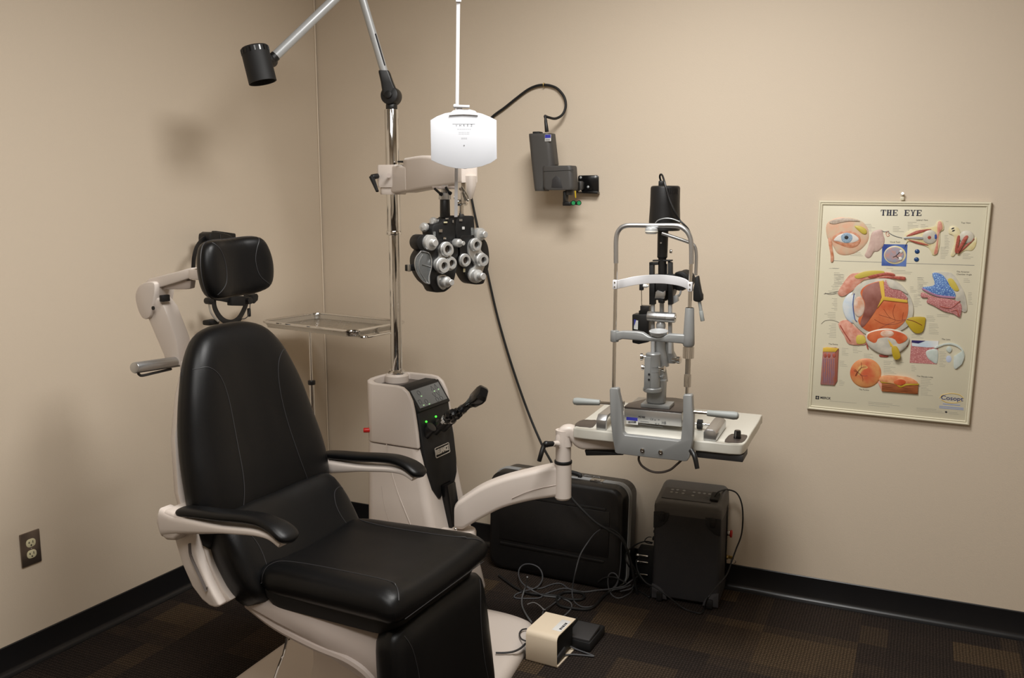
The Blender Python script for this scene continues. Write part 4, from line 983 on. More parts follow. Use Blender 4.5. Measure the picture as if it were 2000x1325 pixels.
    obj('angle_scale', g, inkg, dr_)
    def kn(x, y, d, R, L, dirx, m=chrome):
        c = B(x, y, d); g = G(); k = 2.86/1780/4.416; R *= k; L *= k
        g.lathe([(R*.5, -L*.3), (R*.5, L*.35), (R*.6, L*.4), (R, L*.5), (R, L*.95), (R*.85, L), (0, L)], c, (dirx, -.15, 0), 24); obj('knob', g, m, t)
    kn(797, 255, .03, 34, 46, -1); kn(800, 345, .01, 26, 40, -1); kn(1045, 275, .06, 36, 64, 1); kn(925, 352, .0, 26, 44, 1); kn(925, 425, .02, 20, 36, 1, greyp)
    # upper arms of the microscope
    g = G(); a = B(905, 300, .07); b = A(700, 1120, .07)
    g.loft([[(c.x+x, c.y+y, c.z) for x, y in rrect(w, .05, .02, 6)] for c, w in ((B(935, 330, .07), .05), (B(925, 250, .07), .052), (B(918, 180, .07), .044), (B(915, 100, .07), .042), (A(690, 1190, .07), .040))])
    obj('support_arm', g, greyp, t)
    g = G(); g.loft([[(c.x+x, c.y+y, c.z) for x, y in rrect(w, .04, .01, 4)] for c, w in ((B(1000, 300, .09), .05), (B(1005, 270, .09), .055), (B(1000, 205, .09), .03), (B(1005, 120, .09), .022))]); obj('scope_arm', g, greyp, t)
    for x in (627, 748):
        g = G(); a = A(x, 935, .03); b = A(x, 1290, .03); g.cyl(a, b, .0068, seg=18); obj('lamp_rod', g, greyl, t)
    g = G(); a = A(690, 935, .05); b = A(690, 1060, .05); g.cyl(a, b, .0075, seg=18); obj('lamp_rod', g, greyl, t)
    g = G(); a = A(590, 1030, .012); b = A(785, 1042, .012); d = (b-a).normalized(); r = .0165; L = (b-a).length
    g.lathe([(0, 0), (r*.93, 0), (r, .003), (r, L*.33), (r*.96, L*.335), (r, L*.34), (r, L*.66), (r*.96, L*.665), (r, L*.67), (r, L-.003), (r*.93, L), (0, L)], a, d, 32, caps=False); pj = obj('tilt_pivot', g, alum, t)
    g = G(); g.cyl(b, b+d*.002, .006, seg=16); obj('pivot_screw', g, steel, pj)
    g = G(); c = A(683, 1100, .02); g.lathe([(.012, -.012), (.0155, -.004), (.0155, .006), (.012, .014)], c, (0, 0, 1), 24); obj('ball_joint', g, greyl, t)
    # illumination tower
    yl = .03
    def bar(pts, m=blackm, th=.012, name='tower_frame', d=yl, bev=.001):
        g = G(); g.prism([((v := A(*q, d)).x, v.z) for q in pts], 1, d-th, d+th, bev); return obj(name, g, m, t)
    bar(((607, 652), (636, 652), (636, 740), (645, 740), (645, 948), (607, 948)))
    bar(((607, 652), (670, 652), (670, 670), (607, 675)))
    bar(((630, 636), (762, 636), (762, 646), (630, 646)), name='tower_top')
    bar(((735, 646), (764, 655), (766, 948), (736, 948)), th=.009)
    bar(((645, 736), (780, 736), (780, 760), (645, 760)), name='tower_cross')
    bar(((655, 760), (735, 760), (735, 850), (700, 862), (655, 850)), name='mirror_housing', th=.02)
    g = G(); a = A(698, 430, yl); b = A(693, 615, yl); g.cyl(b, a, .0165, .0175, seg=28); g.cyl(A(692, 740, yl), b, .013, seg=28); g.lathe([(.013, -.006), (.0175, 0)], b, (0, 0, 1), 28); tb = obj('lamp_tube', g, blackp, t)
    g = G(); c = A(684, 518, yl-.017); g.cyl(c, c+Vector((0, -.002, 0)), .0028, seg=12); obj('screw', g, alum, tb)
    g = G(); a = A(745, 577, yl); g.cyl(a, a+Vector((.008, 0, 0)), .006, seg=16, bevel=.001); obj('filter_knob', g, steel, t)
    for x, y0, y1 in ((757, 665, 740), (722, 665, 740)):
        g = G(); g.cyl(A(x, y0, yl), A(x, y1, yl), .003, seg=10); obj('tower_pin', g, blackm, t)
    # lamp house
    c = A(711, 275, yl); zt_, zb_ = A(711, 118, yl).z, A(708, 432, yl).z
    g = G(); g.lathe([(.0, zt_), (.040, zt_), (.0455, zt_-.003), (.047, zt_-.008), (.0475, zt_-.06), (.050, zt_-.11), (.0505, zb_+.003), (.048, zb_), (.0, zb_)], (c.x, yl, 0), (0, 0, 1), 48, caps=False); lh = obj('lamp_house', g, blackp, t)
    g = G()
    for k in range(7): q = -1.15+k*.13; g.box((c.x+.047*math.cos(q), yl+.047*math.sin(q), zt_-.018), (.002, .002, .018), 0, rot=None)
    obj('vent_slot', g, blackg, lh)
    g = G(); a = A(687, 118, yl); g.box(a+Vector((0, 0, .006)), (.018, .014, .02), .003); g.tube([a+Vector((0, 0, .008)), A(676, 60, yl-.005), A(680, 40, yl-.01), A(694, 48, yl-.02), A(712, 105, yl-.05), A(740, 205, yl-.056), A(780, 300, yl-.058), A(815, 360, yl-.05), A(850, 395, yl-.06), A(872, 420, yl-.08), A(895, 470, yl-.1)], .0032, 10, 6)
    obj('lamp_cable', g, blackp, lh)
    g = G(); g.tube([A(645, 380, yl-.055), A(665, 360, yl-.057), A(710, 347, yl-.058), A(760, 350, yl-.057), A(815, 370, yl-.055)], .002, 8, 5); obj('lamp_wire', g, greyp, lh)
    # microscope behind
    ym = .10
    g = G(); a = A(850, 770, ym+.03); cdir = Vector((.25, .9, .12)); g.lathe([(.0, -.03), (.028, -.03), (.03, -.025), (.031, .03), (.029, .034), (0, .034)], A(835, 780, ym), cdir, 32, caps=False); obj('eyepiece_drum', g, blackm, t)
    g = G(); g.lathe([(.0, -.04), (.034, -.04), (.036, -.03), (.036, .02), (0, .02)], A(712, 845, ym), (0, 1, 0), 32, caps=False); mb = obj('microscope_body', g, blackp, t)
    g = G(); g.torus(A(770, 840, ym-.01), (.5, 1, 0), .032, .0035); obj('body_ring', g, greyl, mb)
    g = G(); g.torus(A(655, 830, ym-.05), (0.6, 1, 0), .018, .002); obj('body_ring', g, steel, mb)
    bar(((770, 890), (800, 880), (806, 925), (775, 942), (760, 940)), m=greyl, name='prism_box', d=ym-.04, th=.012)
    bar(((790, 720), (850, 712), (890, 740), (884, 800), (850, 850), (800, 840)), m=blackm, name='microscope_head', d=ym, th=.03, bev=.006)
    g = G(); pts = [(650, 860), (662, 848), (700, 862), (716, 850), (716, 880), (706, 908), (680, 905), (644, 905)]
    g.prism([((v := A(*q, yl-.026)).x, v.z) for q in pts], 1, yl-.034, yl-.022, .001); obj('mirror', g, alum, t)
    bar(((640, 905), (706, 908), (706, 940), (672, 935), (668, 915), (642, 915)), name='mirror_holder', d=yl-.02)
    # laser adapter box on the left
    yx = .05
    bar(((495, 1012), (610, 1012), (610, 1205), (540, 1220), (495, 1210)), m=blackp, name='adapter_box', d=yx, th=.025, bev=.003)
    ab = bar(((546, 955), (607, 958), (607, 1015), (536, 1015), (536, 990), (546, 985)), m=blackp, name='adapter_top', d=yx, th=.015)
    g = G(); g.prism([((v := A(*q, yx-.0255)).x, v.z) for q in ((496, 1055), (524, 1062), (522, 1125), (494, 1120))], 1, yx-.0262, yx-.0254); sk = obj('asset_label', g, labelw, ab)
    g = G(); g.prism([((v := A(*q, yx-.0265)).x, v.z) for q in ((496, 1053), (510, 1057), (500, 1090), (496, 1100))], 1, yx-.0268, yx-.0262); obj('label_header', g, labelb, sk)
    g = G(); g.cyl(A(549, 955, yx), A(547, 845, yx), .0014, seg=8); pn = obj('focus_rod', g, steel, t)
    g = G(); g.box(A(548, 826, yx), (.013, .014, .022), .002); obj('rod_end', g, blackm, pn)
    g = G(); a = A(556, 818, yx); b = A(590, 820, yx); g.lathe([(.006, 0), (.0065, .004), (.006, .014), (.004, .016), (.0035, .02)], a, b-a, 16); obj('rod_knob', g, labelw, pn)
    # small holes and hanging cable
    g = G(); g.tube([B(742, 1105, yf+.01), B(742, 1150, yf+.01), B(775, 1200, yf+.01), B(850, 1242, yf+.01), B(930, 1250, yf+.01), B(1010, 1228, yf+.01), B(1070, 1180, yf+.01), B(1105, 1148, yf+.01), B(1110, 1130, yf+.01)], .0038, 10, 6); obj('loop_cable', g, brown, t)
    # rear joystick rod seen through
    return t
build_slit_lamp()

def mat2(name, c1, c2, scale=60, rough=.45, kind='noise', stretch=(1, 1, 1), lo=.35, hi=.65):
    m = bpy.data.materials.new(name); m.use_nodes = True; nt = m.node_tree; b = nt.nodes['Principled BSDF']; b.inputs['Roughness'].default_value = rough
    tc = nt.nodes.new('ShaderNodeTexCoord'); mp = nt.nodes.new('ShaderNodeMapping'); mp.inputs['Scale'].default_value = stretch
    nt.links.new(tc.outputs['Object'], mp.inputs['Vector'])
    if kind == 'noise': n = nt.nodes.new('ShaderNodeTexNoise'); n.inputs['Detail'].default_value = 4; out = n.outputs['Fac']
    else: n = nt.nodes.new('ShaderNodeTexVoronoi'); out = n.outputs['Distance']; n.feature = 'DISTANCE_TO_EDGE'
    n.inputs['Scale'].default_value = scale; nt.links.new(mp.outputs['Vector'], n.inputs['Vector'])
    r = nt.nodes.new('ShaderNodeValToRGB'); e = r.color_ramp.elements; e[0].position = lo; e[0].color = lin(c1); e[1].position = hi; e[1].color = lin(c2)
    nt.links.new(out, r.inputs['Fac']); nt.links.new(r.outputs['Color'], b.inputs['Base Color']); return m

# ================================================================== ANATOMY POSTER on the back wall
def build_poster():
    o_ = WB.y(1757, 610, 0); fo = WB.w((o_.x, 0, 0))
    PF = Frame(fo.x, fo.y, -24.53)
    t = thing('anatomy_chart', PF, 'cream framed raised-relief wall chart titled THE EYE hanging from a pin', 'poster')
    D = -.012
    def W(px, py, d=D): return PF.y(px, py, d)
    c4 = [W(*q, 0) for q in ((1600, 392), (1937, 395), (1893, 830), (1576.5, 798))]
    xa = (c4[0].x+c4[3].x)/2; xb = (c4[1].x+c4[2].x)/2
    def ins(k): 
        cx = sum(p.x for p in c4)/4; cz = sum(p.z for p in c4)/4
        return [(p.x+(k if p.x < cx else -k), p.z+(k if p.z < cz else -k)) for p in c4]
    cream = mat('cream_plastic', (221, 214, 190), .35, bump=.03)
    g = G(); g.prism(ins(.004), 1, -.010, -.001, .001); pn = obj('chart_panel', g, cream, t)
    g = G(); P0 = ins(.0); P1 = ins(.006); P2 = ins(.013); P3 = ins(.016)
    g.loft([[Vector((x, y, z)) for x, z in P] for P, y in ((P0, -.001), (P0, -.012), (ins(.003), -.016), (P1, -.0165), (ins(.009), -.0135), (ins(.0105), -.0135), (P2, -.0155), (P3, -.0105))], closed=True, caps=False); obj('chart_frame', g, cream, t)
    Z8 = lambda x, y: (1560+x/2.65, 370+y/2.65); Q1 = lambda x, y: (1600+x/6.25, 400+y/6.25); Q2 = lambda x, y: (1590+x/4.418, 520+y/4.418)
    def outl(pts, f, n=3):
        q = [((v := W(*f(*p))).x, v.z) for p in pts]; return catmull_2(q, n) if n else q
    def slab(pts, f, h, m, name=None, par=None, n=3, bev=.0006, base=-.0101, g=None):
        own = g is None; g = g or G(); g.prism(outl(pts, f, n), 1, base-h, base, bev)
        return obj(name, g, m, par or t) if own else None
    def dome(pts, f, h, m, name, par, base=-.0101, n=4):
        o = outl(pts, f, n); cx = sum(a for a, b in o)/len(o); cz = sum(b for a, b in o)/len(o); L = []
        for k in (1, .97, .9, .78, .6, .4, .2, .05): L.append([Vector((cx+(a-cx)*k, base-h*math.sqrt(max(0, 1-k*k)), cz+(b-cz)*k)) for a, b in o])
        g = G(); g.loft(L); return obj(name, g, m, par)
    def ell(cx, cy, rx, ry, n=20): return [(cx+rx*math.cos(2*PI*k/n), cy+ry*math.sin(2*PI*k/n)) for k in range(n)]
    def line(pts, f, r, m, name, par, d=-.0108):
        g = G(); g.tube([W(*f(*p), d) for p in pts], r, 6, 4); return obj(name, g, m, par)
    # palette
    skin = mat2('printed_skin', (226, 178, 148), (214, 196, 168), 30); skinr = mat2('printed_lid', (196, 122, 84), (222, 168, 140), 60)
    fat = mat2('printed_fat', (206, 186, 84), (224, 210, 130), 220, kind='v'); bone = mat2('printed_bone', (222, 206, 150), (232, 222, 186), 40)
    flesh = mat2('printed_flesh', (206, 132, 110), (224, 168, 148), 60); musc = mat2('printed_muscle', (150, 62, 52), (192, 104, 86), 120, stretch=(1, 1, 4))
    retina = mat2('printed_retina', (196, 84, 44), (220, 130, 84), 16); deep = mat2('printed_choroid', (128, 70, 58), (170, 118, 108), 12)
    scl = mat2('printed_sclera', (214, 208, 192), (188, 184, 172), 30); yel = mat('printed_yellow', (222, 184, 74), .4)
    sky = mat2('printed_cornea', (196, 212, 226), (226, 228, 226), 20); blu = mat2('printed_blue', (60, 100, 176), (150, 186, 224), 150, kind='v', lo=.02, hi=.3); nav = mat('printed_navy', (58, 84, 156), .4)
    brn = mat2('printed_brain', (212, 186, 174), (196, 164, 154), 50); lens_ = mat2('printed_lens', (226, 206, 190), (214, 160, 130), 40)
    olive = mat('printed_nerve', (186, 158, 40), .45); pinkm = mat2('printed_pink', (176, 104, 104), (206, 150, 146), 160, kind='v', lo=.02, hi=.25)
    grn = mat2('printed_pale_green', (186, 198, 190), (206, 212, 206), 30); title = mat('title_ink', (34, 38, 62), .5); vein = mat('printed_vein', (126, 40, 26), .5)
    layer = mat2('printed_layers', (176, 108, 82), (156, 118, 124), 90, stretch=(3, 1, .6)); iris = mat2('printed_iris', (120, 150, 180), (170, 190, 205), 300)
    ink_ = mat('print_grey', (168, 164, 150), .6)
    # title with serifs
    g = G()
    M = lambda px, py, s: Matrix.Translation(W(px, py, -.0102)) @ Matrix.Rotation(PI/2, 4, 'X') @ Matrix.Diagonal((s, s, 1, 1))
    a0 = W(*Q1(750, 95)); a1 = W(*Q1(1262, 102)); hh = (W(*Q1(1000, 62)).z-W(*Q1(1000, 132)).z)
    wtot = a1.x-a0.x; cell = wtot/7.05; zc = (a0.z+a1.z)/2; x = a0.x
    def bar(x0, z0, x1, z1): g.box(((x0+x1)/2, -.0108, zc+(z0+z1)/2), (abs(x1-x0), .0012, abs(z1-z0)))
    H2 = hh/2; sw = .0042; th = .0016
    for ch in 'THE EYE':
        w_ = cell*.90; l, r = x, x+w_; m_ = (l+r)/2
        def stem(xc): bar(xc-sw/2, -H2, xc+sw/2, H2)
        def ser(xc, s): bar(xc-sw*.95, s*H2, xc+sw*.95, s*(H2-th))
        if ch == 'T': stem(m_); ser(m_, -1); bar(l, H2-th, r, H2); bar(l, H2-.006, l+th, H2); bar(r-th, H2-.006, r, H2)
        if ch == 'H': stem(l+sw); stem(r-sw); [ser(q, s) for q in (l+sw, r-sw) for s in (1, -1)]; bar(l+sw, -th/2, r-sw, th/2)
        if ch == 'E': stem(l+sw); bar(l, H2-th, r-.001, H2); bar(l, -H2, r-.001, -H2+th); bar(l+sw, -th/2, r-.005, th/2); bar(r-.001-th, H2-.0055, r-.001, H2); bar(r-.001-th, -H2, r-.001, -H2+.006); bar(r-.005-th, -.0028, r-.005, .0028)
        if ch == 'Y':
            bar(m_-sw/2, -H2, m_+sw/2, 0); ser(m_, -1)
            for s in (1, -1):
                e = s*(w_/2-sw*.8); g.prism([(m_+s*sw*.5, zc-.001), (m_-s*sw*.2, zc-.001), (m_+e-s*(sw*.35), zc+H2), (m_+e+s*(sw*.35 if s < 0 else .0), zc+H2)], 1, -.0114, -.0102); bar(m_+e-sw*.8, H2-th, m_+e+sw*.8, H2)
        x += cell if ch != ' ' else cell
    obj('title_lettering', g, title, t)
    # 1: external eye
    e1 = dome([(90, 240), (200, 165), (340, 155), (480, 185), (560, 240), (605, 330), (600, 430), (540, 520), (440, 590), (330, 620), (230, 600), (175, 520), (140, 440), (95, 400)], Q1, .006, skin, 'eye_illustration', t)
    dome([(160, 430), (210, 350), (300, 310), (400, 315), (480, 360), (510, 430), (470, 500), (380, 530), (270, 500)], Q1, .003, skinr, 'eyelid', e1, base=-.0145)
    dome([(180, 432), (240, 370), (330, 345), (420, 360), (485, 420), (420, 462), (320, 470), (240, 450)], Q1, .0025, mat('printed_white', (226, 222, 216), .3), 'eyeball', e1, base=-.0165)
    dome(ell(338, 404, 72, 62), Q1, .0018, iris, 'iris', e1, base=-.0182); dome(ell(335, 400, 26, 24), Q1, .001, inkd, 'pupil', e1, base=-.0196)
    dome([(430, 262), (500, 262), (570, 300), (580, 350), (540, 362), (480, 320)], Q1, .004, fat, 'gland', e1, base=-.0145)
    slab([(110, 410), (150, 430), (160, 520), (178, 640), (168, 695), (140, 695), (140, 620), (122, 520)], Q1, .004, skinr, 'tear_duct', e1)
    slab([(120, 215), (190, 180), (300, 165), (430, 175), (500, 200), (380, 200), (280, 215), (180, 235)], Q1, .001, mat2('printed_brow', (178, 160, 146), (206, 190, 172), 120), 'eyebrow', e1, base=-.0155)
    # 2: brain outline + nerve
    b1 = dome([(640, 350), (700, 310), (770, 310), (780, 360), (800, 430), (780, 510), (720, 570), (670, 580), (630, 640), (590, 655), (555, 620), (580, 560), (610, 470)], Q1, .005, brn, 'brain_illustration', t)
    line([(760, 320), (800, 330), (840, 325), (860, 350), (930, 385), (1010, 405)], Q1, .0014, greyp, 'nerve', b1); line([(850, 320), (815, 345), (830, 385), (855, 375), (840, 350)], Q1, .0012, flesh, 'nerve', b1)
    # 3: visual field square
    s1 = slab([(770, 482), (1078, 486), (1060, 755), (760, 745)], Q1, .0006, mat2('printed_square', (48, 72, 150), (96, 124, 186), 20), 'visual_field_illustration', t, n=0, bev=0)
    dome(ell(925, 615, 135, 112), Q1, .003, bone, 'skull_outline', s1, base=-.0107); dome(ell(918, 612, 118, 95), Q1, .0015, mat2('printed_brain_top', (196, 150, 140), (150, 160, 180), 60), 'brain', s1, base=-.0132)
    dome(ell(1000, 572, 22, 20), Q1, .002, mat('printed_eyeball', (220, 220, 214), .3), 'eye_spot', s1, base=-.0145); dome(ell(990, 660, 24, 22), Q1, .002, MATS['printed_eyeball'], 'eye_spot', s1, base=-.0145)
    line([(900, 640), (935, 625), (985, 575)], Q1, .0011, inkd, 'nerve', s1, -.0152); line([(935, 625), (975, 660)], Q1, .0011, inkd, 'nerve', s1, -.0152)
    for cy in (572, 670): dome(ell(1196 if cy < 600 else 1188, cy, 31, 28), Q1, .004, mat('printed_globe%d' % cy, (40, 72, 120), .25), 'globe_illustration', t)
    # 4: lateral view
    s4 = slab([(1040, 370), (1120, 300), (1250, 290), (1400, 270), (1440, 205), (1500, 200), (1520, 300), (1475, 340), (1470, 470), (1440, 600), (1380, 610), (1330, 520), (1180, 470), (1080, 450), (1045, 520), (1070, 440)], Q1, .003, bone, 'orbit_illustration', t)
    slab([(1450, 215), (1490, 210), (1505, 290), (1465, 350), (1450, 480), (1445, 590), (1400, 600), (1430, 470), (1440, 340)], Q1, .0015, flesh, 'facial_tissue', s4, base=-.0131)
    slab([(1060, 385), (1180, 320), (1300, 300), (1370, 300), (1280, 330), (1150, 370)], Q1, .002, musc, 'eye_muscle', s4, base=-.0131); slab([(1080, 425), (1200, 450), (1330, 488), (1300, 495), (1180, 470)], Q1, .002, musc, 'eye_muscle', s4, base=-.0131)
    slab([(1035, 400), (1120, 390), (1260, 395), (1260, 425), (1120, 415), (1040, 415)], Q1, .003, greyl, 'optic_nerve', s4, base=-.0131)
    dome(ell(1350, 395, 92, 88), Q1, .006, scl, 'eyeball', s4, base=-.0131); dome(ell(1420, 390, 16, 30), Q1, .001, nav, 'iris', s4, base=-.017)
    dome(ell(1345, 400, 22, 22), Q1, .001, musc, 'muscle_stump', s4, base=-.019)
    # 5: top view
    s5 = slab([(1580, 350), (1600, 265), (1680, 270), (1720, 330), (1720, 430), (1680, 560), (1640, 630), (1605, 610), (1650, 480), (1640, 380)], Q1, .003, bone, 'top_view_illustration', t)
    slab([(1720, 560), (1850, 440), (1920, 400), (1910, 500), (1860, 560), (1780, 560), (1690, 620)], Q1, .002, bone, 'bone_edge', s5)
    dome(ell(1800, 395, 92, 82), Q1, .006, scl, 'eyeball', s5, base=-.0125); slab([(1690, 380), (1720, 390), (1700, 500), (1680, 590), (1655, 570), (1670, 460)], Q1, .003, musc, 'eye_muscle', s5, base=-.0131)
    slab([(1780, 380), (1820, 390), (1760, 490), (1700, 590), (1680, 570), (1730, 460)], Q1, .002, musc, 'eye_muscle', s5, base=-.0185); slab([(1870, 420), (1885, 430), (1760, 550), (1700, 600), (1740, 540)], Q1, .002, musc, 'eye_muscle', s5, base=-.0131)
    for x, y in ((1632, 290), (1640, 318)): slab([(x-22, y+10), (x-8, y-8), (x+18, y-10), (x+4, y+6)], Q1, .001, inkd, 'sinus_opening', s5, base=-.0131)
    slab([(175, 683), (760, 702), (760, 706), (175, 687)], Q1, .0003, inkg, 'divider_line', t, n=0, bev=0); slab([(1060, 714), (1895, 739), (1895, 744), (1060, 718)], Q1, .0003, inkg, 'divider_line', t, n=0, bev=0)
    # 6: the large eyeball section
    s6 = slab([(205, 230), (250, 150), (310, 75), (370, 60), (450, 55), (600, 50), (680, 60), (700, 85), (770, 90), (785, 110), (770, 120), (680, 105), (560, 105), (430, 120), (380, 170), (300, 235), (240, 262)], Q2, .004, flesh, 'eyeball_section_illustration', t)
    slab([(350, 85), (420, 50), (500, 38), (600, 42), (590, 70), (480, 85), (380, 108)], Q2, .002, fat, 'fat_layer', s6, base=-.014); slab([(470, 85), (600, 58), (690, 66), (690, 84), (600, 80), (500, 105)], Q2, .002, musc, 'eye_muscle', s6, base=-.0145)
    slab([(560, 100), (650, 88), (780, 92), (786, 112), (770, 120), (660, 106)], Q2, .003, musc, 'eye_muscle', s6, base=-.0141); slab([(208, 500), (280, 465), (350, 520), (430, 590), (450, 660), (420, 680), (300, 672), (260, 600)], Q2, .004, flesh, 'lower_lid', s6)
    slab([(370, 600), (430, 600), (445, 660), (370, 668)], Q2, .002, fat, 'fat_layer', s6, base=-.014); line([(225, 510), (260, 570), (310, 645)], Q2, .002, musc, 'lid_muscle', s6, -.0145)
    slab([(330, 230), (370, 170), (440, 130), (540, 108), (650, 110), (740, 150), (810, 230), (850, 320), (855, 410), (825, 500), (740, 560), (620, 590), (500, 600), (420, 570), (340, 490), (300, 420), (300, 320)], Q2, .006, scl, 'sclera', s6)
    dome([(245, 350), (265, 280), (310, 232), (370, 225), (350, 300), (345, 400), (360, 480), (320, 490), (270, 440)], Q2, .006, sky, 'cornea', s6, base=-.0125)
    slab([(400, 230), (430, 180), (500, 145), (590, 130), (700, 180), (770, 240), (810, 310), (810, 410), (780, 480), (710, 540), (600, 575), (500, 570), (430, 540), (380, 470), (420, 380), (425, 300)], Q2, .0015, retina, 'retina', s6, base=-.0162)
    slab([(415, 250), (440, 185), (510, 148), (585, 138), (590, 230), (545, 360), (430, 520), (400, 490), (430, 400), (440, 320)], Q2, .001, deep, 'choroid', s6, base=-.0178)
    slab([(612, 128), (640, 135), (750, 210), (805, 290), (610, 262)], Q2, .002, pinkm, 'vascular_layer', s6, base=-.0178); slab([(625, 112), (690, 125), (770, 180), (808, 240), (740, 205), (655, 185)], Q2, .003, scl, 'scleral_flap', s6, base=-.019)
    slab([(562, 130), (600, 122), (612, 262), (806, 292), (806, 315), (600, 292), (545, 362), (585, 270)], Q2, .003, yel, 'cut_edge', s6, base=-.0178, n=0)
    dome(ell(390, 350, 48, 88), Q2, .004, lens_, 'lens', s6, base=-.0178)
    line([(345, 235), (335, 330), (350, 450), (370, 480)], Q2, .0014, nav, 'iris', s6, -.018)
    for pts in (((790, 460), (720, 470), (650, 440), (600, 370)), ((790, 465), (700, 500), (600, 500), (520, 460)), ((700, 480), (640, 500), (560, 540)), ((700, 470), (680, 400), (700, 330)), ((660, 450), (560, 420)), ((760, 470), (770, 400))): line(pts, Q2, .0006, vein, 'vein', s6, -.0180)
    slab([(790, 470), (840, 440), (950, 440), (960, 470), (940, 560), (890, 580), (850, 560), (810, 510)], Q2, .004, olive, 'optic_nerve', s6, base=-.0130); line([(800, 460), (860, 475), (930, 510)], Q2, .001, vein, 'vein', s6, -.0175)
    line([(85, 240), (150, 232), (215, 215)], Q2, .0006, inkd, 'eyelash', s6); line([(95, 232), (140, 245), (215, 228)], Q2, .0006, inkd, 'eyelash', s6); line([(62, 498), (100, 470), (170, 470), (240, 500)], Q2, .0006, inkd, 'eyelash', s6)
    # 7: half globe
    s7 = dome([(445, 620), (460, 575), (540, 545), (640, 535), (750, 560), (815, 610), (812, 670), (760, 730), (680, 765), (600, 765), (520, 730), (465, 680)], Q2, .008, scl, 'half_eyeball_illustration', t, base=-.0165)
    dome([(458, 612), (480, 575), (560, 552), (660, 548), (760, 575), (805, 610), (780, 650), (700, 680), (620, 682), (530, 665), (480, 640)], Q2, .0015, retina, 'retina', s7, base=-.0225)
    dome(ell(632, 580, 58, 30), Q2, .002, lens_, 'lens', s7, base=-.0238)
    slab([(635, 625), (650, 640), (690, 690), (700, 695), (660, 690)], Q2, .001, yel, 'cut_edge', s7, base=-.0238, n=0); slab([(670, 700), (715, 690), (745, 760), (735, 795), (690, 795)], Q2, .004, olive, 'optic_nerve', s7, base=-.023)
    slab([(565, 765), (635, 768), (632, 786), (570, 782)], Q2, .003, musc, 'eye_muscle', s7); slab([(443, 650), (455, 655), (470, 715), (458, 712)], Q2, .003, musc, 'eye_muscle', s7); slab([(800, 650), (815, 640), (808, 695), (798, 690)], Q2, .003, musc, 'eye_muscle', s7)
    # 8: chamber angle
    s8 = slab([(1020, 60), (1130, 50), (1200, 70), (1260, 160), (1300, 240), (1320, 380), (1270, 385), (1200, 260), (1100, 200), (1040, 130)], Q2, .004, scl, 'chamber_angle_illustration', t)
    slab([(1020, 62), (1100, 70), (1150, 130), (1215, 230), (1205, 268), (1060, 255), (940, 200), (950, 180), (1040, 160)], Q2, .0025, blu, 'meshwork', s8, base=-.0135); slab([(1155, 110), (1200, 115), (1250, 200), (1220, 215), (1170, 170)], Q2, .002, fat, 'fat_layer', s8, base=-.0141)
    slab([(920, 245), (940, 225), (1040, 265), (1200, 290), (1270, 330), (1265, 420), (1250, 440), (1200, 410), (1120, 390), (1030, 340), (970, 310), (985, 275), (930, 270)], Q2, .003, pinkm, 'ciliary_body', s8, base=-.0135); line([(1090, 350), (1180, 360), (1260, 300)], Q2, .0016, musc, 'fibre', s8, -.017); line([(1180, 390), (1230, 380), (1250, 430)], Q2, .0016, musc, 'fibre', s8, -.017)
    slab([(940, 190), (1060, 245), (1205, 262), (1200, 278), (1060, 262), (942, 206)], Q2, .003, mat('printed_mauve', (176, 130, 160), .4), 'membrane', s8, base=-.0145)
    # 9: retina column
    s9 = slab([(78, 705), (185, 702), (178, 1028), (55, 1020)], Q2, .005, layer, 'retina_column_illustration', t, n=0)
    slab([(185, 702), (213, 712), (200, 990), (178, 1028)], Q2, .004, mat('printed_side', (150, 84, 66), .5), 'column_side', s9, n=0); slab([(78, 705), (110, 698), (213, 708), (186, 740), (76, 738)], Q2, .0012, yel, 'column_top', s9, n=0, base=-.0151)
    for x in (98, 130, 172): dome(ell(x, 770, 14, 20, 10), Q2, .0015, musc, 'cell', s9, base=-.0151)
    for x in (84, 100, 118, 136, 152, 168): line([(x, 800), (x-3, 900), (x-6, 1010)], Q2, .0008, mat('printed_violet', (120, 96, 130), .5) if 'printed_violet' not in MATS else MATS['printed_violet'], 'fibre', s9, -.0155)
    # 10: fundus
    s10 = dome(ell(445, 925, 135, 127, 28), Q2, .007, mat2('printed_fundus', (202, 96, 62), (214, 150, 92), 22), 'fundus_illustration', t); dome(ell(425, 905, 50, 55), Q2, .0005, mat2('printed_disc', (214, 150, 90), (222, 188, 120), 60), 'macula', s10, base=-.0163)
    for a_, cv in ((20, 1), (60, -1), (100, 1), (140, -1), (190, 1), (240, -1), (290, 1), (330, -1)):
        q = math.radians(a_); line([(375+k*18*math.cos(q+cv*k*.14)*1.0, 915+k*18*math.sin(q+cv*k*.14)) for k in range(6 if math.cos(q) > 0 else 3)], Q2, .0006, vein, 'vein', s10, -.0172)
    # 11: macula block
    s11 = slab([(585, 995), (900, 1015), (895, 1105), (585, 1080)], Q2, .006, mat2('printed_strata', (110, 56, 30), (176, 104, 60), 60, stretch=(.3, 1, 6)), 'macula_block_illustration', t, n=0)
    slab([(560, 975), (600, 945), (720, 948), (830, 965), (898, 1012), (800, 1012), (740, 1030), (690, 1015), (585, 996)], Q2, .0075, mat2('printed_orange', (214, 130, 84), (228, 170, 120), 40), 'block_top', s11); slab([(550, 1000), (585, 995), (585, 1080)], Q2, .005, flesh, 'block_side', s11, n=0)
    dome(ell(740, 1000, 52, 26), Q2, .001, retina, 'pit', s11, base=-.0176); slab([(585, 992), (700, 1000), (745, 1034), (800, 1012), (900, 1012), (895, 1025), (800, 1028), (745, 1048), (690, 1016), (585, 1006)], Q2, .001, olive, 'block_edge', s11, base=-.0161)
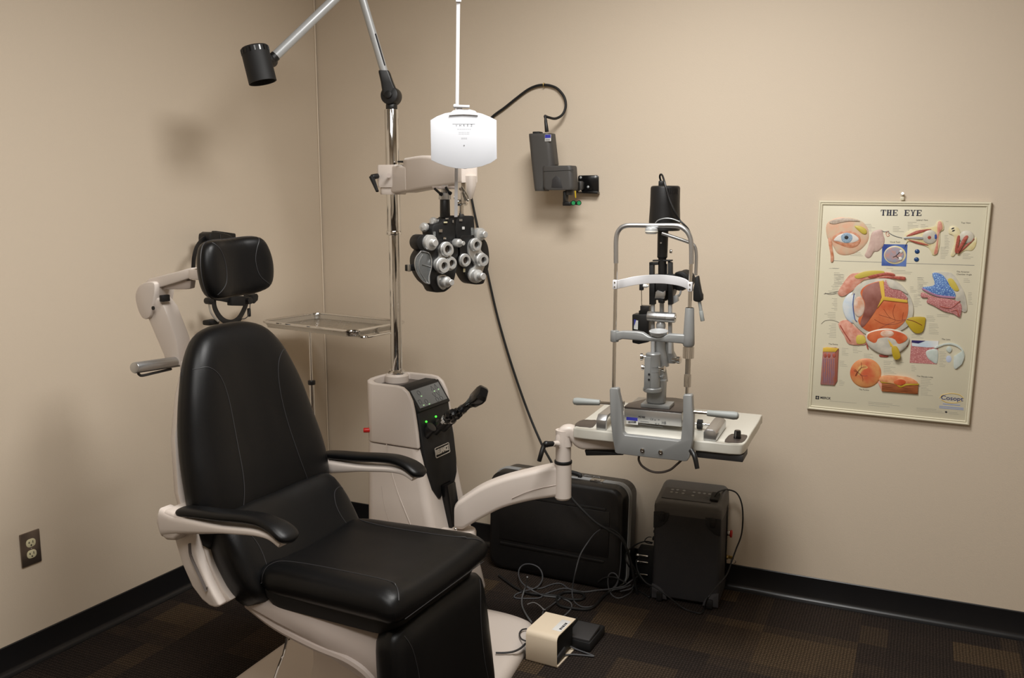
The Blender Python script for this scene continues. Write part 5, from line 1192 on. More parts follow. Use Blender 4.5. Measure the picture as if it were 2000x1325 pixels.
    # 12: lens
    s12 = slab([(840, 640), (1075, 648), (1060, 848), (825, 835)], Q2, .0008, pinkm, 'lens_illustration', t, n=0, bev=0); slab([(840, 640), (1075, 648), (1070, 700), (980, 702), (845, 690)], Q2, .0008, sky, 'cornea', s12, n=0, base=-.0109, bev=0); slab([(842, 640), (960, 645), (900, 668), (842, 660)], Q2, .0008, mat('printed_indigo', (46, 40, 96), .4), 'iris', s12, n=0, base=-.0116, bev=0)
    dome([(965, 740), (1000, 722), (1066, 724), (1062, 840), (1010, 820), (975, 785)], Q2, .003, grn, 'lens', s12, base=-.0109); s13 = slab([(1040, 700), (1120, 668), (1200, 665), (1270, 700), (1300, 770), (1280, 840), (1230, 888), (1205, 870), (1210, 780), (1250, 760), (1280, 740), (1240, 700), (1180, 680), (1120, 684), (1050, 712)], Q2, .004, grn, 'lens_section_illustration', t, n=2)
    slab([(1205, 780), (1280, 730), (1296, 790), (1275, 845), (1225, 886)], Q2, .003, grn, 'lens_wedge', s13, base=-.0135, n=0); slab([(1140, 720), (1165, 692), (1190, 715), (1170, 748)], Q2, .004, grn, 'lens_chip', s13)
    slab(ell(1162, 803, 24, 30), Q2, .0004, mat('printed_pale_blue', (190, 198, 216), .5), 'lens_section', s13)
    # small captions: unreadable grey rows
    g = G(); rnd = random.Random(11)
    def rows(x, y, w, n, f, sp=11, right=False):
        for k in range(n):
            ww = w*rnd.uniform(.45, 1); a = W(*f(x+(w-ww if right else 0), y+k*sp), -.0101); b = W(*f(x+(w if right else ww), y+k*sp+.02*ww), -.0101)
            g.box((a+b)/2+Vector((0, -.0001, 0)), ((b-a).length, .0003, .0011))
    for r in ((500, 240, 190, 5), (380, 545, 170, 5), (900, 270, 150, 4), (1080, 215, 130, 7), (1240, 245, 120, 3), (1545, 205, 60, 1), (1530, 375, 70, 9), (1480, 520, 100, 8), (1750, 600, 150, 4), (820, 775, 90, 1), (880, 800, 260, 3), (160, 775, 190, 1), (180, 830, 120, 8), (1200, 890, 130, 8)): rows(*r, Q1, 19)
    for r in ((130, 20, 160, 1), (160, 75, 100, 8, 1), (120, 160, 90, 7, 1), (150, 280, 50, 8, 1), (75, 400, 110, 5, 1), (110, 500, 80, 9, 1), (240, 710, 60, 5), (220, 820, 70, 4), (215, 985, 50, 4), (335, 690, 80, 5), (430, 760, 90, 3), (600, 820, 100, 3), (600, 870, 120, 6), (680, 815, 100, 3), (840, 860, 60, 4), (890, 100, 80, 2), (890, 160, 50, 9, 1), (830, 180, 60, 4), (860, 250, 70, 8), (970, 430, 80, 4), (990, 500, 90, 7), (1290, 110, 60, 3), (1330, 230, 40, 8), (1060, 420, 120, 2), (1080, 740, 70, 10), (920, 960, 110, 12), (840, 590, 110, 3)):
        rows(*r[:4], Q2, 14, len(r) > 4)
    for r in ((360, 1105, 200, 3), (610, 1135, 150, 3), (160, 1100, 150, 1), (775, 1155, 70, 2)): rows(r[0], r[1], r[2], r[3], Z8, 8)
    obj('caption_rows', g, ink_, t)
    # headings and marks
    def label(st, px, py, s, m=inkd, sx=1, bold=0, name='lettering', par=None):
        g = G(); g.text(st, s, Matrix.Translation(W(px, py, -.0103)) @ Matrix.Rotation(PI/2, 4, 'X') @ Matrix.Diagonal((sx, 1, 1, 1)), .0002, bold=bold); return obj(name, g, m, par or t)
    hd = mat('heading_ink', (96, 92, 84), .6)
    for st, f, x, y in (('Lateral View', Q1, 1255, 188), ('Top View', Q1, 1790, 222), ('Visual Field', Q1, 925, 457), ('The Anterior', Q2, 1285, 50), ('Chamber Angle', Q2, 1295, 72), ('The Retina', Q2, 165, 675), ('The Fundus', Q2, 430, 1068), ('The Macula Lutea', Q2, 955, 955), ('The Lens', Q2, 1138, 633)):
        label(st, *f(x, y), .0075, hd)
    mk = label('MERCK', *Q2(98, 1140), .0115, inkd, 1.0, .0003, 'maker_mark')
    g = G(); c = W(*Q2(28, 1135), -.0103)
    for k in range(4):
        q = PI/4+k*PI/2; v = Vector((math.cos(q), 0, math.sin(q))); g.sphere(c+v*.0052, .0034, (1, .2, 1), seg=10)
    g.torus(c, (0, 1, 0), .0058, .0008, seg=20); obj('maker_emblem', g, inkd, mk)
    label('Cosopt', *Q2(1190, 1143), .0215, mat('mark_blue', (52, 60, 110), .5), 1.1, .0002, 'product_mark')
    for (pa, m_) in ((((1085, 1140), (1110, 1112), (1180, 1100), (1250, 1110), (1290, 1140)), yel), (((1100, 1155), (1150, 1178), (1220, 1180), (1270, 1165)), yel)):
        line(pa, Q2, .0009, m_, 'swoosh', t, -.0106)
    for y, w_ in ((1192, 150), (1215, 210), (1228, 210)):
        a = W(*Q2(1185-w_/2, y), -.0104); b = W(*Q2(1185+w_/2, y+6), -.0104); g = G(); g.box((a+b)/2, ((b-a).length, .0004, .0032)); obj('caption_rows', g, mat('caption_blue', (150, 162, 194), .6) if 'caption_blue' not in MATS else MATS['caption_blue'], t)
    g = G(); c = W(*Q2(1139, 1260), -.0103); g.prism([(c.x+.0045, c.z), (c.x, c.z+.004), (c.x-.0045, c.z), (c.x, c.z-.004)], 1, -.0108, -.0102); obj('diamond_mark', g, inkd, t)
    g = G(); a = W(1762, 380, -.004); b = W(1762, 396, -.012); g.torus(a, (0, 1, 0), .005, .0009, seg=16); g.box((a+b)/2, (.012, .004, .012), .001); obj('hanging_tab', g, cream, t)
    pf = WB.y(1763, 380, 0); q = WB.w((pf.x, 0, 0)); pt = thing('wall_pin', Frame(q.x, q.y, -24.53), 'small clear push pin in the wall holding the eye chart', 'pin', z=pf.z)
    g = G(); g.lathe([(.001, 0), (.001, .004), (.0042, .004), (.003, .007), (.0028, .011), (.005, .013), (.0048, .015), (0, .015)], (0, 0, 0), (0, -1, .25), 16); obj('pin_head', g, steel, pt)
build_poster()

SCF = Frame(-.106, 3.70, -26.3)
# ================================================================== WALL MOUNTED PROJECTOR
def build_projector():
    o_ = WB.y(1100, 360, 0); q = WB.w((o_.x, 0, 0)); PF = Frame(q.x, q.y, -24.53)
    t = thing('vision_projector', PF, 'dark grey wall-mounted vision chart projector on a black bracket right of the white card', 'projector')
    Z = lambda x, y, d: PF.y(940+x/4.415, 140+y/4.415, d)
    def ol(pts, d, n=0): q = [((v := Z(x, y, d)).x, v.z) for x, y in pts]; return catmull_2(q, n) if n else q
    g = G(); g.prism(ol(((836, 905), (845, 896), (1000, 893), (1012, 905), (1014, 1052), (836, 1048)), -.004), 1, -.007, -.001, .001); g.prism(ol(((836, 1030), (1013, 1036), (1014, 1054), (836, 1048)), -.012), 1, -.03, -.001, .001); wp = obj('wall_plate', g, blackg, t)
    for x, y in ((857, 914), (983, 908), (921, 995)):
        g = G(); c = Z(x, y, -.007); g.sphere(c, .0055, (1, .5, 1), seg=14); obj('screw', g, greyl, wp)
    g = G(); a = Z(856, 945, -.03); b = Z(853, 1022, -.03); g.cyl(b, a, .011, seg=24, bevel=.003); g.box((a+b)/2+Vector((0, .014, 0)), (.014, .03, .03), .003); hg = obj('hinge', g, charc, t)
    g = G(); g.cyl(b+Vector((0, 0, -.008)), b, .007, seg=18, bevel=.001); obj('hinge_nut', g, chrome, hg)
    ya = -.05
    g = G(); g.box(Z(822, 990, ya+.0), (.02, .05, .035), .004); obj('bracket_arm', g, blackm, t)
    # main upright body
    g = G()
    f = -.16; bk = -.07
    pts_f = ((415, 548), (445, 536), (530, 530), (548, 800), (548, 1030), (470, 1030))
    a = [Z(x, y, f) for x, y in ((418, 548), (470, 545), (560, 1033), (470, 1030))]
    # vertical housing as a loft of leaning sections
    L = []
    for y, xl, xr in ((535, 415, 610), (560, 416, 613), (800, 440, 640), (1005, 465, 560), (1030, 470, 555)):
        pl = Z(xl, y, f+.03); pr = Z(xr, y, f+.03); zz = Z((xl+xr)/2, y, f+.03).z; w = pr.x-pl.x; cx = (pl.x+pr.x)/2
        L.append([Vector((cx+u, f+.045+v, zz)) for u, v in rrect(w, .075, .022 if w > .06 else .018, 6)])
    g.loft(L, bevel=.002); bd = obj('lamp_housing', g, charc, t)
    g = G(); g.box(Z(487, 532, f+.045), (.03, .04, .012), .003); obj('top_vent', g, blackm, bd)
    g = G(); c = Z(575, 572, f+.006); g.box(c, (.026, .0015, .026), .001); lb = obj('asset_label', g, labelw, bd); g = G(); g.box(c+Vector((0, -.0008, .006)), (.024, .001, .013)); obj('label_header', g, labelb, lb)
    g = G(); 
    for k in range(8): g.box(c+Vector((-.009+k*.0024, -.0008, -.007)), (.001, .001, .007))
    obj('barcode', g, inkd, lb)
    # side arm box
    L = []
    for y, xl, xr in ((812, 540, 790), (828, 532, 797), (990, 538, 808), (1010, 545, 806), (1022, 560, 800)):
        pl = Z(xl, y, f+.02); pr = Z(xr, y, f+.02); w = pr.x-pl.x; cx = (pl.x+pr.x)/2
        L.append([Vector((cx+u, f+.035+v, pl.z*.5+pr.z*.5)) for u, v in rrect(w, .07, .018, 6)])
    g = G(); g.loft(L, bevel=.002); ab = obj('optics_housing', g, charc, t)
    g = G(); c = Z(650, 960, f-.0005); g.prism([((v := Z(x, y, f)).x, v.z) for x, y in ((605, 1000), (612, 930), (645, 895), (680, 920), (700, 1005))], 1, f-.0012, f+.002, .001); obj('panel_mark', g, darkg, ab)
    g = G(); g.tube([Z(x, y, f-.0005) for x, y in ((537, 860), (660, 856), (795, 848))], .0008, 6, 2); obj('housing_seam', g, blackm, ab)
    g = G(); a = Z(760, 1015, f+.04); b = Z(757, 1065, f+.04); g.cyl(b, a, .0165, seg=28, bevel=.002); obj('objective_tube', g, charc, t)
    g = G(); g.box(Z(728, 1085, f+.04), (.012, .035, .05), .003); g.box(Z(748, 1140, f+.04), (.035, .035, .016), .003); mh = obj('mirror_holder', g, blackp, t)
    g = G(); g.box(Z(812, 1058, f+.03), (.0045, .003, .028), .0005, rot=Matrix.Rotation(math.radians(-6), 4, 'Y')); obj('adjusting_tab', g, yellowp, t)
    for x in (795, 843):
        g = G(); c = Z(x, 1133, f+.03); g.lathe([(.0095, .003), (.010, -.001), (.008, -.003), (.0075, 0)], c, (0, -1, 0), 24, caps=False); r_ = obj('filter_rim', g, blackg, mh); g = G(); g.cyl(c, c+Vector((0, -.001, 0)), .0078, seg=24); obj('green_filter', g, greenl, r_)
    g = G(); g.box(Z(820, 1135, f+.034), (.035, .006, .014), .003); obj('filter_bar', g, blackp, mh)
    # strain relief and cable
    g = G(); a = Z(566, 520, f+.05); b = Z(556, 430, f+.05); g.cyl(a, b, .0082, .0062, seg=18, bevel=.001); g.cyl(b, Z(553, 395, f+.05), .0062, .0045, seg=16); obj('strain_relief', g, blackp, t)
    ws = lambda x, y, d: WB.w(WB.y(940+x/4.415, 140+y/4.415, d)); wp_ = lambda px, py, d: WB.w(WB.y(px, py, d))
    pts = [ws(553, 400, f+.05), ws(550, 383, f+.052), ws(575, 393, f+.06), ws(640, 405, -.06), ws(700, 370, -.035), ws(728, 300, -.02), ws(715, 220, -.012), ws(660, 150, -.008), ws(600, 122, -.008), ws(545, 115, -.008), ws(480, 122, -.008), ws(400, 157, -.008), ws(300, 232, -.008), ws(200, 312, -.008), ws(90, 395, -.008),
           wp_(930, 262, -.008), wp_(912, 300, -.008), wp_(912, 340, -.008), wp_(918, 372, -.008), wp_(925, 408, -.008), wp_(933, 445, -.008), wp_(945, 500, -.008), wp_(958, 560, -.008), wp_(972, 620, -.008), wp_(992, 690, -.012), wp_(1015, 760, -.02), wp_(1038, 822, -.04), wp_(1060, 872, -.09), wp_(1078, 905, -.16)]+[SCF.w(SCF.y(px, py, d)) for px, py, d in ((1100, 948, -.018), (1118, 975, -.022), (1140, 999, -.022), (1165, 1022, -.022), (1195, 1040, -.022), (1215, 1056, -.02), (1230, 1090, .0), (1240, 1140, .02), (1246, 1165, .03))]
    g = G(); g.tube(pts, .0052, 10, 6); o = obj('projector_cable', g, rubber); tag(o, 'thick black cable looping over the projector and running down the back wall to the floor', 'cable')
    c = WB.y(1064, 166, 0); q = WB.w((c.x, 0, 0)); st = thing('cable_hook', Frame(q.x, q.y, -24.53), 'tiny brass hook on the wall at the top of the cable loop', 'hook', z=c.z)
    g = G(); g.tube([(0, 0, .006), (0, -.014, .006), (0, -.016, .0), (0, -.014, -.008), (0, -.004, -.010)], .0013, 8); obj('hook_wire', g, brass, st)
build_projector()

# ================================================================== TRAY ON ITS STAND
def build_tray():
    TF = Frame(-.745, 3.77, -33.4); zt = 1.05
    t = thing('steel_tray', TF, 'shallow rectangular stainless instrument tray level beside the chrome pole', 'tray')
    hw, hl = .165, .262
    g = G(); R = .04
    L = []
    for w, h, r, z in ((.50, .31, .035, zt-.023), (.50, .31, .035, zt-.021), (.512, .322, .038, zt-.006), (.519, .329, .04, zt-.001)): L.append([Vector((x, y, z)) for x, y in rrect(w, h, r, 6)])
    inner = [[Vector((x, y, z)) for x, y in rrect(w, h, r, 6)] for w, h, r, z in ((.516, .326, .04, zt-.001), (.508, .318, .037, zt-.007), (.495, .305, .034, zt-.0195))]
    g.loft(L+inner); pan = obj('tray_pan', g, steel, t)
    g = G(); g.tube([(x, y, zt) for x, y in rrect(.522, .332, .042, 6)], .006, 10, 1, closed=True, smooth=False); obj('rolled_rim', g, chrome, t)
    # stand
    t2 = thing('tray_stand', TF, 'thin chrome post stand with black collar holding the steel tray', 'stand')
    p = TF.loc(at_depth(605.5, 655, 3.76)); x, y = p.x, p.y
    zf = zt-.0285
    g = G(); g.tube([(a, b, zf) for a, b in rrect(.40, .22, .02, 3, x+.15, 0)], .005, 8, 1, closed=True, smooth=False); g.tube([(x-.05, 0, zf), (x+.35, 0, zf)], .004, 8, 1, smooth=False); g.tube([(x, y, zf), (x, -.11, zf)], .0045, 8, 1, smooth=False); g.tube([(x, y, zf), (x, .11, zf)], .0045, 8, 1, smooth=False); fr_ = obj('tray_frame', g, chrome, t2)
    zc = TF.loc(at_depth(607, 748, 3.76)).z
    g = G(); g.cyl((x, y, zc-.02), (x, y, zf), .006, seg=18); obj('inner_post', g, chrome, t2)
    g = G(); g.cyl((x, y, zc-.008), (x, y, zc+.010), .0155, seg=24, bevel=.002); obj('lock_collar', g, blackp, t2)
    g = G(); g.cyl((x, y, .03), (x, y, zc-.005), .0105, seg=20); obj('outer_post', g, chrome, t2)
    g = G(); g.tube([(x-.12, y-.2, .012), (x-.12, y+.12, .012), (x, y+.14, .014), (x+.12, y+.12, .012), (x+.12, y-.2, .012)], .011, 12, 3); g.cyl((x, y, .0), (x, y, .04), .02, seg=20); g.tube([(x-.12, y, .012), (x+.12, y, .012)], .010, 10, 1, smooth=False); obj('foot_frame', g, chrome, t2)
build_tray()

# ================================================================== HEAD-WORN OPHTHALMOSCOPE hanging on left wall
def build_headset():
    a0 = WL.y(445, 540, 0); q = WL.w((a0.x, 0, 0)); HF = Frame(q.x, q.y, -117.4)
    t = thing('head_ophthalmoscope', HF, 'black head-worn ophthalmoscope hanging on the left wall behind the headrest', 'headset')
    Z = lambda x, y, d: HF.y(360+x/5.76, 430+y/5.76, d)
    g = G(); o = [((v := Z(x, y, .10)).x, v.z) for x, y in ((222, 155), (260, 133), (330, 135), (400, 150), (470, 172), (484, 190), (498, 300), (220, 260), (218, 200))]
    g.prism(o, 1, .07, .13, .006); ob = obj('optics_block', g, blackp, t)
    g = G(); g.box(Z(405, 205, .131), (.004, .002, .03)); obj('trim_line', g, darkg, ob)
    g = G(); g.prism([((v := Z(x, y, .0)).x, v.z) for x, y in ((300, 120), (520, 150), (540, 500), (300, 480))], 1, .001, .03, .004); g.box(Z(400, 330, .05), (.04, .09, .05), .006); obj('wall_cradle', g, blackm, t)
    def strap(pts, w, th, m=blackp, name='head_strap', par=None, up=(0, 0, 1)):
        g = G(); P = catmull([Z(*p) for p in pts], 5); L = []
        for i, p in enumerate(P):
            d = (P[min(i+1, len(P)-1)]-P[max(i-1, 0)]).normalized(); nrm = Vector((0, 1, 0)); s = d.cross(nrm); s = s.normalized() if s.length > .2 else Vector((1, 0, 0)); n2 = s.cross(d).normalized()
            L.append([p+s*a+n2*b for a, b in rrect(w, th, th*.4, 2)])
        g.loft(L); return obj(name, g, m, par or t)
    strap([(260, 190, .10), (200, 225, .11), (140, 310, .12), (110, 420, .12), (100, 540, .11)], .018, .006)
    strap([(290, 870, .09), (400, 880, .12), (500, 900, .13), (620, 925, .13), (700, 900, .12), (760, 870, .1)], .022, .006, name='rear_band')
    strap([(330, 870, .1), (340, 980, .11), (390, 1080, .12), (460, 1140, .13), (540, 1150, .13), (610, 1110, .13), (665, 1020, .12), (700, 920, .12), (690, 840, .11)], .022, .006, name='lower_band')
    strap([(285, 900, .12), (280, 960, .125), (300, 1040, .13), (340, 1100, .13), (385, 1140, .13)], .009, .003, m=alum, name='metal_arm')
    g = G(); g.prism([((v := Z(x, y, .13)).x, v.z) for x, y in ((500, 855), (660, 855), (660, 965), (500, 962))], 1, .12, .145, .003); obj('buckle', g, blackm, t)
    for x, y, r in ((265, 910, .0125), (705, 905, .014)):
        g = G(); c = Z(x, y, .13); g.prism([(c.x+r*(1+(.08 if k % 2 else 0))*math.cos(PI*k/14), c.z+r*(1+(.08 if k % 2 else 0))*math.sin(PI*k/14)) for k in range(28)], 1, .12, .15, .002); obj('knob', g, blackp, t)
    g = G(); g.prism([((v := Z(x, y, .12)).x, v.z) for x, y in ((740, 840), (790, 825), (806, 850), (800, 900), (760, 940), (735, 930))], 1, .10, .135, .003); obj('cord_clip', g, blackp, t)
    g = G(); g.tube([Z(780, 840, .12), Z(800, 800, .11), Z(780, 770, .10), Z(740, 790, .1)], .0016, 8); g.tube([Z(740, 940, .12), Z(735, 1010, .12), Z(715, 1080, .12), Z(680, 1110, .11), Z(640, 1120, .1), Z(600, 1200, .08)], .0018, 8); obj('headset_cord', g, darkg, t)
    g = G(); g.box(Z(728, 1040, .115), (.012, .012, .035), .003); obj('cord_plug', g, blackm, t)
    g = G(); g.box(Z(300, 1150, .08), (.055, .04, .02), .006); obj('forehead_pad', g, blackm, t)
build_headset()

# ================================================================== SUITCASE against the back wall
def build_suitcase():
    SF = SCF
    t = thing('hard_shell_suitcase', SF, 'large black hard-shell suitcase with silver rim bands standing against the back wall', 'suitcase')
    W_, H_ = .60, .425
    shell = mat('black_moulded_shell', (24, 23, 23), .38, bump=.35, bscale=500)
    def ring(y, ins, r=.055): return [Vector((x, y, z)) for x, z in rrect(W_-2*ins, H_-2*ins, r, 7, W_/2, H_/2)]
    lean = Matrix.Translation((0, 0, 0)) @ Matrix.Rotation(math.radians(-3.0), 4, 'X')
    T = lambda L: [[lean @ p for p in lp] for lp in L]
    g = G(); g.loft(T([ring(.000, .022, .05), ring(.004, .010), ring(.014, .003), ring(.070, .0)])); fr_ = obj('front_shell', g, shell, t)
    g = G(); g.loft(T([ring(.088, .0), ring(.17, .003), ring(.182, .010), ring(.186, .022)])); obj('rear_shell', g, shell, t)
    for y in (.066, .079, .092):
        g = G(); g.loft(T([ring(y-.002, -.001), ring(y-.001, -.0035), ring(y+.001, -.0035), ring(y+.002, -.001)]), caps=True); obj('rim_band', g, greyl, t)
    g = G(); g.loft(T([ring(.072, -.0005), ring(.086, -.0005)])); obj('gasket', g, rubber, t)
    for z0, z1 in ((.335, .345), (.12, .13)):
        g = G(); g.prism([(.06, z0-.008), (W_-.075, z0-.008), (W_-.07, z0), (W_-.075, z0+.004), (.06, z0+.004)], 1, -.004, .006, .002, M=lean); obj('shell_rib', g, shell, fr_)
    g = G(); g.box((W_/2, -.001, .232), (W_-.11, .006, .19), .003, M=lean); obj('recess_panel', g, shell, fr_)
    # latches and handle on top
    for x in (.14, .46):
        g = G(); g.box((x, .074, H_+.002), (.055, .036, .007), .002, M=lean); g.box((x+.005, .066, H_+.006), (.026, .02, .006), .002, M=lean); l_ = obj('latch', g, steel, t)
        g = G(); g.cyl(lean @ Vector((x+.005, .062, H_+.008)), lean @ Vector((x+.005, .062, H_+.0115)), .003, seg=12); obj('lock_cylinder', g, chrome, l_)
    g = G(); g.tube([lean @ Vector(p) for p in ((.22, .08, H_), (.225, .08, H_+.014), (.30, .08, H_+.02), (.375, .08, H_+.014), (.38, .08, H_))], .007, 10, 4, flat=1.3); obj('carry_handle', g, blackm, t)
    g = G(); g.text('SELECTA', .026, lean @ Matrix.Translation((.395, .125, H_+.0008)) @ Matrix.Diagonal((1.15, 1, 1, 1)), .0004, bold=.0003); obj('lettering', g, inkg, t)
build_suitcase()

# ================================================================== LASER CONSOLE
def build_console():
    LF = Frame(.5477, 3.385, -21.4)
    t = thing('laser_console', LF, 'tall dark grey portable laser console with button panel on top, standing right of the suitcase', 'console')
    W_, D_, H_ = .262, .20, .405
    body = mat('dark_console_shell', (46, 45, 47), .55, bump=.5, bscale=420)
    def sec(z, i, d0=0, d1=D_, r=.02): return [Vector((x, y, z)) for x, y in rrect(W_-2*i, d1-d0-2*i, r, 6, W_/2, (d0+d1)/2)]
    g = G(); g.loft([sec(.012, .012), sec(.02, .004), sec(.05, .0), sec(.36, .001)]); b = obj('body_shell', g, body, t)
    topm = mat('console_top_grey', (84, 82, 80), .5, bump=.3, bscale=500)
    # top cap sloping up to the back
    L = []
    for i, h0, h1, r in ((.0005, .355, .355, .02), (.0, .38, .385, .02), (.002, .392, .425, .02), (.010, .400, .438, .02), (.02, .402, .441, .015)):
        L.append([Vector((x, y, h0+(h1-h0)*(y/D_))) for x, y in rrect(W_-2*i, D_-2*i, r, 6, W_/2, D_/2)])
    g = G(); g.loft(L); tp = obj('top_cap', g, topm, t)
    # control membrane
    f = lambda x, y, o=0: Vector((x, y, .402+(.441-.402)*(y/D_)+o)); sl = math.atan2(.039, D_)
    PM = Matrix.Translation(f(.118, .075)) @ Matrix.Rotation(sl, 4, 'X')
    g = G(); g.box((0, 0, .001), (.19, .085, .003), .001, M=PM); cp = obj('control_membrane', g, mat('membrane_grey', (62, 60, 60), .4), t)
    for x, y in ((-.065, .026), (-.045, .028), (-.02, .028), (-.065, .006), (-.045, .006), (-.02, .006), (.02, .024), (.04, .024), (.06, .024), (.08, .024), (.02, -.002)):
        g = G(); g.cyl(PM @ Vector((x, y, .0022)), PM @ Vector((x, y, .0032)), .0058, seg=20); obj('membrane_button', g, mat('button_grey', (132, 132, 130), .5) if 'button_grey' not in MATS else MATS['button_grey'], cp)
    g = G(); g.tube([PM @ Vector((.072+.011*math.cos(q), -.008+.007*math.sin(q), .003)) for q in [2*PI*k/20 for k in range(20)]], .0008, 5, 1, closed=True); obj('ring_mark', g, inkg, cp)
    g = G(); g.box(f(.222, .078, .004), (.032, .06, .014), .004, rot=Matrix.Rotation(sl, 4, 'X')); obj('cable_connector', g, blackm, t)
    # corner bumpers with feet
    for cx, cz, a0 in ((0, 0, 0), (W_, 0, 90), (W_, .362, 180), (0, .362, 270)):
        pts = [(cx, cz+(.008 if cz == 0 else 0))]
        for k in range(10):
            q = math.radians(a0+90*k/9); pts.append((cx+.062*math.cos(q), cz+.066*math.sin(q)))
        pts = [(min(max(a, .002), W_-.002), max(b_, .010)) for a, b_ in pts]
        g = G(); g.prism(pts, 1, -.0035, .004, .002); bp = obj('corner_bumper', g, mat('bumper_%s' % ('low' if cz == 0 else 'high'), (60, 59, 62) if cz == 0 else (30, 30, 32), .6, bump=.4), t)
        g = G(); x = cx+(.034 if cx == 0 else -.034); z = .022 if cz == 0 else .335+.012; g.box((x, -.008, z), (.022, .012, .036), .003); obj('rubber_foot', g, rubber, bp)
    for x in (.035, W_-.035):
        g = G(); g.box((x, D_/2, .006), (.03, .14, .012), .004); obj('base_foot', g, rubber, t)
    # side slot, button and key
    g = G(); g.box((W_, .145, .22), (.008, .02, .30), .003); obj('side_channel', g, blackg, t)
    g = G(); g.cyl((W_+.0, .15, .255), (W_+.014, .15, .255), .009, seg=20, bevel=.002); st = obj('button_stem', g, chrome, t)
    g = G(); g.lathe([(0, 0), (.0135, 0), (.015, .003), (.014, .008), (0, .010)], (W_+.013, .15, .255), (1, 0, 0), 24, caps=False); obj('stop_button', g, redp, st)
    g = G(); g.cyl((W_, .155, .155), (W_+.008, .155, .155), .009, seg=18); g.box((W_+.02, .155, .156), (.022, .003, .013), .001); k_ = obj('key', g, brass, t)
    g = G(); g.torus((W_+.028, .155, .142), (0, 1, 0), .010, .0012, seg=20); obj('key_ring', g, steel, k_)
    # bumps on the left
    g = G(); g.box((-.012, .12, .205), (.028, .02, .014), .003); obj('side_plug', g, blackm, t)
    g = G(); g.box((-.012, .12, .235), (.022, .014, .012), .003); obj('side_plug', g, blackm, t)
    W = lambda px, py, Y: at_depth(px, py, Y)
    pts = [LF.w(f(.222, .07, .012)), LF.w(f(.232, .085, .022)), LF.w(f(.255, .11, .022)), LF.w((.278, .13, .40)), LF.w((.292, .14, .36)), LF.w((.298, .14, .30)), LF.w((.293, .13, .22)), LF.w((.279, .10, .15)), LF.w((.266, .05, .11)), LF.w((.258, .0, .075)), LF.w((.245, -.022, .03)), LF.w((.22, -.035, .006)), LF.w((.19, -.045, .006)), LF.w((.14, -.03, .006)), LF.w((.06, -.02, .05)), LF.w((.0, -.01, .085)), LF.w((-.05, -.0, .10)), LF.w((-.10, .02, .12)), LF.w((-.12, .05, .17)), LF.w((-.09, .08, .2)), LF.w((-.05, .10, .19))]
    pts = [LF.w(f(.222, .07, .012)), LF.w(f(.235, .085, .024))]+[W(*q) for q in ((1420, 957, 3.45), (1438, 963, 3.45), (1448, 982, 3.43), (1451, 1010, 3.42), (1448, 1045, 3.41), (1437, 1075, 3.38), (1428, 1100, 3.35))]
    fl = lambda px, py, z=.006: at_height(px, py, z)
    pts += [W(1418, 1125, 3.30), W(1396, 1150, 3.24), W(1382, 1170, 3.21), fl(1376, 1188), fl(1371, 1197), fl(1362, 1198), fl(1335, 1189), W(1305, 1166, 3.30), W(1280, 1148, 3.33), W(1262, 1139, 3.36), W(1248, 1120, 3.40), W(1243, 1100, 3.44), W(1250, 1087, 3.47)]
    g = G(); g.tube(pts, .0030, 8, 6); o = obj('console_cable', g, rubber); tag(o, 'thin black cable from the console top arching down its right side and across its front', 'cable')
build_console()

# connector block between suitcase and console
pb = at_depth(1256, 1108, 3.52); BF = Frame(pb.x, pb.y, -21)
t = thing('connector_box', BF, 'small black connector box with silver plugs on the floor between suitcase and console', 'box')
g = G(); g.box((.012, .035, .075), (.075, .06, .15), .006); obj('box_case', g, blackm, t)
for z in (.125, .098, .045):
    g = G(); g.cyl((-.024, -.002, z), (.02, -.002, z), .0045, seg=14); g.cyl((-.030, -.002, z), (-.018, -.002, z), .0065, seg=14, bevel=.001); obj('silver_plug', g, chrome, t)

